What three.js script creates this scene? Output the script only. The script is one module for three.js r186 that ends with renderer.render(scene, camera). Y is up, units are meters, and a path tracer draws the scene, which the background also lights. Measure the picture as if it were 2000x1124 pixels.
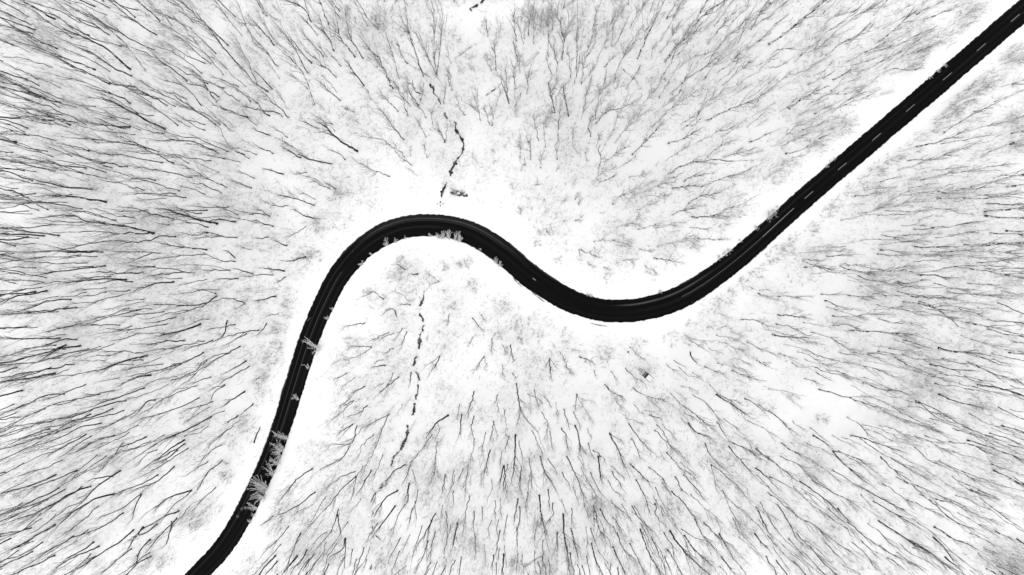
import * as THREE from 'three';
import { mergeGeometries } from 'three/addons/utils/BufferGeometryUtils.js';

// ---------------------------------------------------------------- camera, sky, sun, exposure
const scene = new THREE.Scene();
const H = 168;                                            // metres above the road
const camera = new THREE.PerspectiveCamera(45.7, 2000 / 1124, 1, 4000);
camera.position.set(0, H, 0);
camera.up.set(0, 0, -1);
camera.lookAt(-0.6, 0, 7.8);
camera.updateMatrixWorld(true);
camera.updateProjectionMatrix();
const renderer = new THREE.WebGLRenderer({ antialias: true });
renderer.toneMapping = THREE.LinearToneMapping;
renderer.toneMappingExposure = 1.28;
renderer.shadowMap.enabled = true;

{ // even winter overcast: slightly brighter overhead than at the horizon
  const w = 64, h = 32, data = new Float32Array(w * h * 4);
  for (let j = 0; j < h; j++) for (let i = 0; i < w; i++) {
    const el = ((j + 0.5) / h - 0.5) * Math.PI, s = Math.max(0, Math.sin(el));
    const v = el < 0 ? 0.62 : 0.62 + 0.38 * s;
    data.set([v, v, v, 1], (j * w + i) * 4);
  }
  const sky = new THREE.DataTexture(data, w, h, THREE.RGBAFormat, THREE.FloatType);
  sky.mapping = THREE.EquirectangularReflectionMapping;
  sky.magFilter = THREE.LinearFilter; sky.minFilter = THREE.LinearFilter;
  sky.needsUpdate = true;
  scene.background = sky; scene.environment = sky;
}
const sun = new THREE.DirectionalLight(new THREE.Color(1, 1, 1), 0.6);
sun.position.set(-60, 170, 50);
sun.castShadow = true;
sun.shadow.radius = 60;
sun.shadow.mapSize.set(4096, 4096);
Object.assign(sun.shadow.camera, { left: -170, right: 170, top: 120, bottom: -120, near: 1, far: 600 });
scene.add(sun); scene.add(sun.target);

// ---------------------------------------------------------------- small tools
function rng(seed) { let a = seed >>> 0; return () => { a = (a + 0x6d2b79f5) | 0; let t = Math.imul(a ^ (a >>> 15), 1 | a); t = (t + Math.imul(t ^ (t >>> 7), 61 | t)) ^ t; return ((t ^ (t >>> 14)) >>> 0) / 4294967296; }; }
const R = rng(20240117);
const rr = (a, b) => a + (b - a) * R();
const clamp = (v, a, b) => Math.min(b, Math.max(a, v));
const sstep = (a, b, v) => { const t = clamp((v - a) / (b - a), 0, 1); return t * t * (3 - 2 * t); };
const V = (x, y, z) => new THREE.Vector3(x, y, z);
function hash(i, j, k = 0) { let h = Math.imul(i, 374761393) ^ Math.imul(j, 668265263) ^ Math.imul(k, 2147483647 ^ 0x5bd1e995); h = Math.imul(h ^ (h >>> 13), 1274126177); h ^= h >>> 16; return (h >>> 0) / 4294967296; }
function noise(x, y, k = 0) {                              // value noise, 0..1
  const i = Math.floor(x), j = Math.floor(y), fx = x - i, fy = y - j;
  const u = fx * fx * (3 - 2 * fx), v = fy * fy * (3 - 2 * fy);
  const a = hash(i, j, k), b = hash(i + 1, j, k), c = hash(i, j + 1, k), d = hash(i + 1, j + 1, k);
  return a + (b - a) * u + (c - a) * v + (a - b - c + d) * u * v;
}
const fbm = (x, y, k = 0) => 0.5 * noise(x, y, k) + 0.27 * noise(x * 2.1, y * 2.1, k + 1) + 0.15 * noise(x * 4.3, y * 4.3, k + 2) + 0.08 * noise(x * 8.7, y * 8.7, k + 3);
const used = new Map();
function numbered(name) { const n = used.get(name) || 0; used.set(name, n + 1); return n ? name + '_' + String(n).padStart(3, '0') : name; }
function shade(o) { o.traverse((m) => { if (m.isMesh) { m.castShadow = true; m.receiveShadow = true; } }); return o; }
function part(name, geo, mat, parent) { const m = new THREE.Mesh(geo, mat); m.name = name; m.castShadow = m.receiveShadow = true; parent.add(m); return m; }
function thing(name, label, category, pos, group) {
  const g = new THREE.Group(); g.name = numbered(name); g.position.copy(pos); g.userData = { label, category };
  if (group) g.userData.group = group;
  scene.add(g); return g;
}
function setting(name, geo, mat, label) {
  const m = part(name, geo, mat, scene); m.userData.kind = 'structure';
  if (label) { m.userData.label = label; m.userData.category = name.replace(/_/g, ' '); }
  return m;
}
// where a spot of the survey photograph (2000 x 1124) lies on the level ground
function ground0(px, py) {
  const d = V((px / 2000) * 2 - 1, 1 - (py / 1124) * 2, 0.5).unproject(camera).sub(camera.position);
  const t = -H / d.y; return V(d.x * t, 0, d.z * t);
}
const M_PER_PX = ground0(1100, 500).distanceTo(ground0(1000, 500)) / 100;

// gathers tubes (own normals, uv: u round the tube from the reference side, v in metres)
class Gather {
  constructor(colors = false) { this.p = []; this.n = []; this.u = []; this.i = []; this.c = colors ? [] : null; this.count = 0; }
  tube(pts, radii, sides, ref, col, v0 = 0) {
    const base = this.count, last = pts.length - 1; let v = v0;
    const t = V(), n = V(), b = V();
    for (let k = 0; k <= last; k++) {
      t.copy(pts[Math.min(k + 1, last)]).sub(pts[Math.max(k - 1, 0)]).normalize();
      n.copy(ref).addScaledVector(t, -ref.dot(t));
      if (n.lengthSq() < 1e-4) n.set(t.y, -t.x, 0.001);
      n.normalize(); b.crossVectors(t, n);
      if (k) v += pts[k].distanceTo(pts[k - 1]);
      for (let s = 0; s <= sides; s++) {
        const a = (s / sides) * Math.PI * 2, c = Math.cos(a), d = Math.sin(a);
        const nx = n.x * c + b.x * d, ny = n.y * c + b.y * d, nz = n.z * c + b.z * d, r = radii[k];
        this.p.push(pts[k].x + nx * r, pts[k].y + ny * r, pts[k].z + nz * r);
        this.n.push(nx, ny, nz); this.u.push(s / sides, v / 12);
        if (this.c) this.c.push(col[0], col[1], col[2]);
      }
      this.count += sides + 1;
    }
    for (let k = 0; k < last; k++) for (let s = 0; s < sides; s++) {
      const a = base + k * (sides + 1) + s, b2 = a + sides + 1;
      this.i.push(a, a + 1, b2, b2, a + 1, b2 + 1);
    }
    return this;
  }
  twig(a, m, e, r, col) {                                  // three-sided, tapering, bent once: nine triangles
    const base = this.count, t = V().copy(e).sub(a).normalize(), n = V(0.37, 0.11, 0.92), b = V();
    n.addScaledVector(t, -n.dot(t)).normalize(); b.crossVectors(t, n);
    for (const [q, rad] of [[a, r], [m, r * 0.8]]) for (let s = 0; s < 3; s++) {
      const an = s * 2.0944, c = Math.cos(an), d = Math.sin(an);
      const nx = n.x * c + b.x * d, ny = n.y * c + b.y * d, nz = n.z * c + b.z * d;
      this.p.push(q.x + nx * rad, q.y + ny * rad, q.z + nz * rad); this.n.push(nx, ny, nz); this.u.push(s / 3, 0);
      if (this.c) this.c.push(col[0], col[1], col[2]);
    }
    this.p.push(e.x, e.y, e.z); this.n.push(t.x, t.y, t.z); this.u.push(0, 1); if (this.c) this.c.push(col[0], col[1], col[2]);
    this.count += 7;
    for (let s = 0; s < 3; s++) { const s2 = (s + 1) % 3; this.i.push(base + s, base + s2, base + 3 + s, base + 3 + s, base + s2, base + 3 + s2, base + 3 + s, base + 3 + s2, base + 6); }
  }
  build() {
    const g = new THREE.BufferGeometry();
    g.setAttribute('position', new THREE.Float32BufferAttribute(this.p, 3));
    g.setAttribute('normal', new THREE.Float32BufferAttribute(this.n, 3));
    g.setAttribute('uv', new THREE.Float32BufferAttribute(this.u, 2));
    if (this.c) g.setAttribute('color', new THREE.Float32BufferAttribute(this.c, 3));
    g.setIndex(this.count > 65535 ? new THREE.Uint32BufferAttribute(this.i, 1) : new THREE.Uint16BufferAttribute(this.i, 1));
    return g;
  }
}
function grey(w, h, f, srgb = true) {                      // a texture from f(u, v): linear albedo, or data
  const d = new Uint8Array(w * h * 4);
  for (let j = 0; j < h; j++) for (let i = 0; i < w; i++) {
    let v = clamp(f(i / w, j / h), 0, 1);
    if (srgb) v = v <= 0.0031308 ? 12.92 * v : 1.055 * Math.pow(v, 1 / 2.4) - 0.055;
    d.set([v * 255, v * 255, v * 255, 255], (j * w + i) * 4);
  }
  const t = new THREE.DataTexture(d, w, h); t.wrapS = t.wrapT = THREE.RepeatWrapping;
  t.magFilter = THREE.LinearFilter; t.minFilter = THREE.LinearMipmapLinearFilter; t.generateMipmaps = true;
  if (srgb) t.colorSpace = THREE.SRGBColorSpace;
  t.needsUpdate = true; return t;
}
const wrapNoise = (u, v, nu, nv, k) => { // value noise that repeats at u = 1 and v = 1
  const x = u * nu, y = v * nv, i = Math.floor(x), j = Math.floor(y), fx = x - i, fy = y - j, a = fx * fx * (3 - 2 * fx), b = fy * fy * (3 - 2 * fy);
  const g = (p, q) => hash(((p % nu) + nu) % nu, ((q % nv) + nv) % nv, k);
  return (g(i, j) * (1 - a) + g(i + 1, j) * a) * (1 - b) + (g(i, j + 1) * (1 - a) + g(i + 1, j + 1) * a) * b;
};

// ---------------------------------------------------------------- materials
const flat = (v, rough = 0.95, spec = 0.3) => { const m = new THREE.MeshPhysicalMaterial({ roughness: rough, specularIntensity: spec }); m.color.setRGB(v, v, v); return m; };
const snowBump = grey(512, 512, (u, v) => 0.45 * wrapNoise(u, v, 9, 9, 1) + 0.3 * wrapNoise(u, v, 23, 23, 2) + 0.17 * wrapNoise(u, v, 61, 61, 3) + 0.08 * wrapNoise(u, v, 190, 190, 4), false);
const snowMat = new THREE.MeshStandardMaterial({ roughness: 1, bumpMap: snowBump, bumpScale: 0.12 }); snowMat.color.setRGB(0.88, 0.88, 0.88);
const snowPlain = new THREE.MeshStandardMaterial({ roughness: 1 }); snowPlain.color.setRGB(0.88, 0.88, 0.88);
// bark with wind-packed snow on the side the weather came from (u near 0 and 1)
function barkTexture(cover, width, seed) {
  return grey(64, 1024, (u, v) => {
    const side = Math.abs(((u + 0.5) % 1) - 0.5) * 2;      // 0 windward .. 1 lee
    const patch = 0.55 * wrapNoise(u, v, 3, 15, seed) + 0.3 * wrapNoise(u, v, 5, 34, seed + 1) + 0.15 * wrapNoise(u, v, 9, 150, seed + 4);
    const on = patch + (width - side) * 0.9 > 1 - cover;
    const bark = 0.012 + 0.02 * wrapNoise(u, v, 14, 180, seed + 2) + 0.012 * wrapNoise(u, v, 30, 8, seed + 3);
    return on ? 0.84 : bark;
  });
}
const bark = (cover, width, seed) => new THREE.MeshPhysicalMaterial({ map: barkTexture(cover, width, seed), roughness: 0.95, specularIntensity: 0.25 });
const trunkMats = [bark(0.36, 0.38, 11), bark(0.42, 0.44, 21), bark(0.46, 0.48, 31)];
const limbMat = bark(0.44, 0.34, 41);
const twigMat = new THREE.MeshPhysicalMaterial({ vertexColors: true, roughness: 1, specularIntensity: 0.2 });
const waterMat = flat(0.006, 0.25, 0.6);
const woodMat = flat(0.1, 0.9, 0.3), woodDark = flat(0.03, 0.9, 0.2);
const stoneMat = flat(0.09, 0.95, 0.3);

// ---------------------------------------------------------------- the road's line (survey px: x, y, half width)
const LINE = [[225, 1262, 20], [290, 1212, 20], [340, 1168, 20], [385, 1124, 20], [430, 1076, 20], [465, 1024, 20], [492, 972, 20], [518, 917, 20], [546, 845, 20], [574, 755, 20.5], [605, 660, 21], [633, 593, 21.5], [661, 540, 22], [702, 491, 22.5], [744, 461, 23], [790, 444, 22.5], [834, 440, 22.5], [879, 444, 23], [926, 459, 24], [987, 498, 24.5], [1029, 534, 24.5], [1078, 568, 24], [1125, 592, 23.5], [1169, 605, 23.5], [1218, 608, 23.5], [1265, 602, 24], [1320, 585, 24], [1372, 556, 23.5], [1431, 513, 22], [1481, 470, 21.5], [1514, 440, 21.2], [1567, 392, 21], [1680, 295, 21], [1840, 158, 21.5], [2004, 17, 21.5], [2125, -87, 21.5], [2240, -186, 21.5]];
const roadCurve = new THREE.CatmullRomCurve3(LINE.map(([x, y]) => ground0(x, y)), false, 'centripetal');
const roadLen = roadCurve.getLength();
roadCurve.arcLengthDivisions = 1200; roadCurve.updateArcLengths();
const ROAD_N = 1100, road = [];                            // evenly spaced stations
{
  const keyS = LINE.map(([x, y]) => ground0(x, y)); let acc = [0];
  for (let i = 1; i < keyS.length; i++) acc.push(acc[i - 1] + keyS[i].distanceTo(keyS[i - 1]));
  for (let i = 0; i <= ROAD_N; i++) {
    const f = i / ROAD_N, p = roadCurve.getPointAt(f), t = roadCurve.getTangentAt(f);
    const s = f * acc[acc.length - 1]; let k = 0; while (k < acc.length - 2 && acc[k + 1] < s) k++;
    const a = (s - acc[k]) / (acc[k + 1] - acc[k]);
    road.push({ p, n: V(-t.z, 0, t.x).normalize(), hw: (LINE[k][2] + (LINE[k + 1][2] - LINE[k][2]) * a) * M_PER_PX * 0.955, s: f * roadLen });
  }
}
// n points to the right when driving up the photo (towards the lower right forest)
function roadAt(x, z) {                                    // distance from the edge of the road (negative on it) and side
  let best = 1e9, bi = 0;
  for (let i = 0; i <= ROAD_N; i += 11) { const p = road[i].p, d = (p.x - x) ** 2 + (p.z - z) ** 2; if (d < best) { best = d; bi = i; } }
  if (best > 60 * 60) { const q = road[bi]; return { d: Math.sqrt(best) - q.hw, side: Math.sign((x - q.p.x) * q.n.x + (z - q.p.z) * q.n.z), i: bi }; }
  for (let i = Math.max(0, bi - 11); i <= Math.min(ROAD_N, bi + 11); i++) { const p = road[i].p, d = (p.x - x) ** 2 + (p.z - z) ** 2; if (d < best) { best = d; bi = i; } }
  const q = road[bi];
  return { d: Math.sqrt(best) - q.hw, side: Math.sign((x - q.p.x) * q.n.x + (z - q.p.z) * q.n.z), i: bi };
}

// ---------------------------------------------------------------- streams (survey px: x, y, open width in px)
const STREAMS = [
  [[948, -6, 3], [935, 8, 4], [921, 15, 4], [919, 28, 3]],
  [[836, 148, 3.5], [839, 158, 5], [846, 176, 4], [857, 192, 4.5], [860, 205, 3], [866, 222, 4], [874, 232, 4.5], [888, 240, 3], [891, 252, 5], [899, 268, 5], [906, 284, 5], [902, 297, 5], [892, 312, 5], [886, 322, 6], [880, 340, 5], [873, 357, 6], [868, 368, 8], [864, 380, 7], [861, 397, 7.5]],
  [[825, 540, 2], [828, 560, 3], [829, 575, 3.5], [824, 590, 5.5], [817, 603, 6], [819, 617, 5], [825, 628, 4], [826, 640, 4], [821, 655, 2.5], [820, 668, 6], [819, 685, 3.5], [811, 700, 4], [808, 715, 5], [816, 731, 5], [819, 745, 4], [814, 765, 5], [812, 782, 5], [807, 803, 6], [800, 820, 4.5], [795, 840, 5], [792, 857, 6.5], [787, 870, 6.5], [777, 884, 6], [768, 898, 5], [764, 912, 2.9], [757, 935, 2.9], [748, 948, 2.9], [735, 962, 3.2], [724, 985, 1.8], [728, 1005, 3.6], [725, 1020, 3.6], [728, 1040, 2.5], [738, 1052, 2.9], [745, 1068, 3.2], [747, 1080, 2.9], [737, 1094, 2.5], [725, 1106, 3.2], [720, 1116, 2.9]],
];
const streamCurves = STREAMS.map((st) => new THREE.CatmullRomCurve3(st.map(([x, y]) => ground0(x, y)), false, 'centripetal'));
const streamPts = []; streamCurves.forEach((c) => { const n = Math.ceil(c.getLength() / 0.5); for (let i = 0; i <= n; i++) streamPts.push(c.getPoint(i / n)); });
function streamDist(x, z) { let b = 1e9; for (const p of streamPts) { const d = (p.x - x) ** 2 + (p.z - z) ** 2; if (d < b) b = d; } return Math.sqrt(b); }

// ---------------------------------------------------------------- the ground
function rise(x, z, d) {                                   // snow surface without stream channels
  const away = sstep(0.5, 7, d);
  return away * (0.9 * (fbm(x / 16, z / 16, 5) - 0.5) + 0.35 * (noise(x / 3.1, z / 3.1, 9) - 0.5)) - 0.35 * (1 - sstep(0.3, 5, d));
}
function surface(x, z) {
  const d = roadAt(x, z).d; let y = rise(x, z, d);
  if (Math.abs(x) < 60) { const sd = streamDist(x, z); if (sd < 4) y -= 0.4 * Math.exp(-((sd / 0.8) ** 2)); }
  return y;
}
const at = (px, py) => { const p = ground0(px, py); p.y = surface(p.x, p.z); return p; };
{
  const axis = (lim, step) => { const a = []; for (let v = -lim; v <= lim + 1e-6; v += step) a.push(v); let s = step, v = lim; const tail = []; while (v < 1500) { s *= 1.5; v += s; tail.push(v); } return [...tail.slice().reverse().map((q) => -q), ...a, ...tail]; };
  const X = axis(141, 0.6), Z = axis(91.2, 0.6), nx = X.length, nz = Z.length;
  const pos = new Float32Array(nx * nz * 3), uv = new Float32Array(nx * nz * 2), idx = new Uint32Array((nx - 1) * (nz - 1) * 6);
  for (let j = 0; j < nz; j++) for (let i = 0; i < nx; i++) {
    const k = j * nx + i, x = X[i], z = Z[j];
    pos.set([x, Math.abs(x) > 170 || Math.abs(z) > 120 ? 0 : surface(x, z), z], k * 3); uv.set([x / 17, z / 17], k * 2);
  }
  let q = 0;
  for (let j = 0; j < nz - 1; j++) for (let i = 0; i < nx - 1; i++) { const a = j * nx + i; idx.set([a, a + nx, a + 1, a + 1, a + nx, a + nx + 1], q); q += 6; }
  const g = new THREE.BufferGeometry();
  g.setAttribute('position', new THREE.BufferAttribute(pos, 3)); g.setAttribute('uv', new THREE.BufferAttribute(uv, 2)); g.setIndex(new THREE.BufferAttribute(idx, 1)); g.computeVertexNormals();
  setting('ground', g, snowMat, 'white snow covering the forest floor on both sides of the road');
}
function ribbon(stations, offs) {                          // stations: {p, n, ...}; offs(station, i) -> [[lateral, y, u]...]
  const pos = [], uv = [], idx = []; let cols = 0;
  stations.forEach((st, i) => {
    const o = offs(st, i); cols = o.length;
    for (const [l, y, u] of o) { pos.push(st.p.x + st.n.x * l, y, st.p.z + st.n.z * l); uv.push(u ?? (st.p.x + st.n.x * l) / 17, u === undefined ? (st.p.z + st.n.z * l) / 17 : st.s / roadLen); }
  });
  for (let i = 0; i < stations.length - 1; i++) for (let c = 0; c < cols - 1; c++) { const a = i * cols + c, b = a + cols; idx.push(a, a + 1, b, b, a + 1, b + 1); }
  const g = new THREE.BufferGeometry();
  g.setAttribute('position', new THREE.Float32BufferAttribute(pos, 3)); g.setAttribute('uv', new THREE.Float32BufferAttribute(uv, 2)); g.setIndex(idx); g.computeVertexNormals();
  if (g.getAttribute('normal').getY(Math.floor(pos.length / 6)) < 0) { for (let i = 0; i < idx.length; i += 3) { const t = idx[i]; idx[i] = idx[i + 1]; idx[i + 1] = t; } g.setIndex(idx); g.computeVertexNormals(); }
  return g;
}
// wet asphalt: dried salt and slush streaks along the wheel paths
const bend0 = nearestS(1190, 607) / roadLen * 2000, bend1 = nearestS(1340, 575) / roadLen * 2000;
const top0 = nearestS(690, 500) / roadLen * 2000, top1 = nearestS(980, 490) / roadLen * 2000;
const asphalt = grey(256, 2048, (u, v) => {
  const s = v * 2000;
  const band = (c, w) => Math.exp(-(((u - c) / w) ** 2));
  const run = (k, len) => noise(s / len, k, 60 + k);
  const wob = 0.02 * (noise(s / 90, 3, 71) - 0.5);
  let a = 0.0022 + 0.0016 * noise(u * 40, s / 60, 80) + 0.0012 * noise(u * 128, s * 0.9, 81);
  a += 0.009 * band(0.29 + wob, 0.05) * run(1, 140) + 0.006 * band(0.55 + wob, 0.07) * run(2, 170) + 0.006 * band(0.78 + wob, 0.05) * run(3, 120) + 0.005 * band(0.10 + wob, 0.035) * run(4, 80);
  a += 0.035 * band(0.30 + wob, 0.012) * sstep(0.35, 0.75, run(5, 200)) + 0.022 * band(0.56 + wob, 0.008) * sstep(0.4, 0.8, run(6, 60));
  a += 0.05 * band(0.932, 0.014) * sstep(0.45, 0.8, noise(s / 25, 9, 83)) + 0.07 * band(0.068, 0.016) * sstep(0.4, 0.85, noise(s / 40, 7, 84));
  a += 0.085 * band(0.27, 0.03) * sstep(bend0, bend0 + 40, s) * (1 - sstep(bend1, bend1 + 60, s)) * (0.55 + 0.45 * noise(s / 12, u * 50, 85));
  a += (0.06 * band(0.22, 0.03) + 0.015 * band(0.13, 0.05)) * sstep(top0, top0 + 60, s) * (1 - sstep(top1 - 60, top1 + 60, s)) * (0.5 + 0.5 * noise(s / 9, u * 50, 86));
  return a;
});
const roadMat = new THREE.MeshPhysicalMaterial({ map: asphalt, roughness: 0.6, specularIntensity: 0.05, bumpMap: grey(256, 256, (u, v) => 0.6 * wrapNoise(u, v, 90, 90, 91) + 0.4 * wrapNoise(u, v, 200, 200, 92), false), bumpScale: 0.002 });
const roadMesh = setting('road', ribbon(road, (q) => [-1, -0.97, -0.5, 0, 0.5, 0.97, 1].map((f) => [f * (q.hw + 0.3), 0.03 * (1 - f * f), (f + 1) / 2])), roadMat, 'wet black asphalt road winding through the snowy forest');
for (const side of [-1, 1]) {                              // ploughed snow along the edge, ragged where it meets the asphalt
  const prof = [[0, 0.005], [0.07, 0.09], [0.2, 0.17], [0.45, 0.2], [0.9, 0.16], [1.6, 0.06], [2.6, -0.02], [3.8, -0.02], [5.2, 0]];
  const fine = []; for (let i = 0; i < ROAD_N; i++) for (let k = 0; k < 2; k++) { const a = road[i], b = road[i + 1], f = k / 2; fine.push({ p: a.p.clone().lerp(b.p, f), n: a.n.clone().lerp(b.n, f).normalize(), hw: a.hw + (b.hw - a.hw) * f, s: a.s + (b.s - a.s) * f }); }
  setting('snow_verge', ribbon(fine, (q) => {
    const rag = 0.12 * (noise(q.s / 3.2, side, 101) - 0.5) + 0.2 * (noise(q.s / 0.5, side, 102) - 0.5);
    const lump = 0.55 + 0.9 * noise(q.s / 1.7, side, 103);
    return prof.map(([d, h], k) => {
      const l = side * (q.hw + d + rag * (1 - sstep(0.3, 2, d))), x = q.p.x + q.n.x * l, z = q.p.z + q.n.z * l;
      const y = k < 5 ? h * (k ? lump : 1) : Math.max(surface(x, z) + (k === 8 ? -0.06 : 0.05), k === 8 ? -9 : h * 0.5);
      return [l, y];
    });
  }), snowMat, side < 0 ? 'ploughed snow verge along the upper left edge of the road' : 'ploughed snow verge along the lower right edge of the road');
}
scene.children.filter((c) => c.name === 'snow_verge').forEach((c) => { c.name = numbered('snow_verge'); });
// paint on the asphalt
const paint = flat(0.34, 0.8, 0.2), paintWorn = flat(0.075, 0.8, 0.2);
function nearestS(px, py) { const p = ground0(px, py); let b = 1e9, s = 0; for (const q of road) { const d = (q.p.x - p.x) ** 2 + (q.p.z - p.z) ** 2; if (d < b) { b = d; s = q.s; } } return s; }
function stripe(s0, s1, lat, w, mat, name) {
  const st = []; const n = Math.max(2, Math.ceil((s1 - s0) / 0.5));
  for (let i = 0; i <= n; i++) { const f = clamp((s0 + (s1 - s0) * i / n) / roadLen, 0, 1), p = roadCurve.getPointAt(f), t = roadCurve.getTangentAt(f); st.push({ p, n: V(-t.z, 0, t.x).normalize(), s: s0 }); }
  const m = part(name, ribbon(st, () => [[lat - w, 0.037], [lat + w, 0.037]]), mat, roadMesh); return m;
}
for (const [x, y] of [[1984, 35], [1917, 92], [1850, 150], [1777, 211], [1711, 267], [1644, 324], [1579, 378]]) { const s = nearestS(x, y); stripe(s - 1.35, s + 1.35, 0.05, 0.045, paint, 'lane_dash'); }
stripe(nearestS(1488, 462), nearestS(1549, 406), 0.05, 0.055, flat(0.3, 0.8, 0.2), 'lane_dash');
stripe(nearestS(1330, 580), nearestS(1488, 462) - 0.1, 0.05, 0.05, flat(0.11, 0.8, 0.2), 'centre_line');
stripe(nearestS(546, 845), nearestS(668, 532), 0.05, 0.045, paintWorn, 'centre_line');
stripe(nearestS(1038, 545), nearestS(1046, 550), 0.1, 0.06, paint, 'lane_dash');
for (const [x, y, l] of [[463, 1008, -1.1], [472, 994, -1.0]]) { const s = nearestS(x, y); stripe(s - 0.35, s + 0.35, l, 0.32, paintWorn, 'asphalt_patch'); }

// open water between snow bridges
streamCurves.forEach((c, si) => {
  const len = c.getLength(), n = Math.ceil(len / 0.16), geos = []; let run = [];
  const flush = () => { if (run.length > 3) geos.push(ribbon(run, (q, i) => { const e = Math.min(1, i / 2, (run.length - 1 - i) / 2); const a = q.w * e; return [[-a * q.l, q.y], [0, q.y + 0.003], [a * q.r, q.y]]; })); run = []; };
  for (let i = 0; i <= n; i++) {
    const f = i / n, p = c.getPoint(f), t = c.getTangent(f), kk = f * (STREAMS[si].length - 1), k = Math.min(Math.floor(kk), STREAMS[si].length - 2);
    const w = (STREAMS[si][k][2] + (STREAMS[si][k + 1][2] - STREAMS[si][k][2]) * (kk - k));
    const open = noise(i * 0.16 / 1.1, si, 120) + 0.5 * noise(i * 0.16 / 0.4, si, 121) > [0.8, 0.88, 1.04][si] - 0.115 * w;
    if (!open) { flush(); continue; }
    p.x += 0.5 * (noise(i * 0.16 / 0.9, si, 124) - 0.5); p.z += 0.3 * (noise(i * 0.16 / 0.9, si, 125) - 0.5);
    run.push({ p, n: V(-t.z, 0, t.x).normalize(), s: 0, w: w * M_PER_PX * [0.5, 0.47, 0.43][si] * (0.25 + 1.35 * noise(i * 0.16 / 0.7, si, 126)), l: 0.2 + 1.4 * noise(i * 0.16 / 0.3, si, 122), r: 0.2 + 1.4 * noise(i * 0.16 / 0.35, si, 123), y: rise(p.x, p.z, roadAt(p.x, p.z).d) - 0.1 });
  }
  flush();
  const g = mergeGeometries(geos);
  const m = setting('stream', g, waterMat, ['dark trickle of open water at the top edge of the photo', 'dark broken stream running down to the road above the bend', 'dark broken stream winding down below the bend'][si]); m.name = numbered('stream');
});
// scrapes where a plough left the road
[[[1000, 541], [1010, 552], [1021, 563]], [[1037, 569], [1050, 580], [1066, 592]], [[1152, 631], [1168, 635], [1188, 638]]].forEach((pts) => {
  const c = new THREE.CatmullRomCurve3(pts.map(([x, y]) => ground0(x, y))), st = [];
  for (let i = 0; i <= 30; i++) { const p = c.getPoint(i / 30), t = c.getTangent(i / 30); st.push({ p, n: V(-t.z, 0, t.x).normalize(), s: 0, i }); }
  const g = ribbon(st, (q) => { const w = (0.04 + 0.1 * noise(q.i / 3, pts[0][0], 130)) * Math.min(1, q.i / 4, (30 - q.i) / 6); const x = q.p.x, z = q.p.z; const y = 0.3; return [[-w, y], [w, y]]; });
  const m = setting('verge_scrape', g, flat(0.16, 0.9, 0.2)); m.name = numbered('verge_scrape');
});

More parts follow.
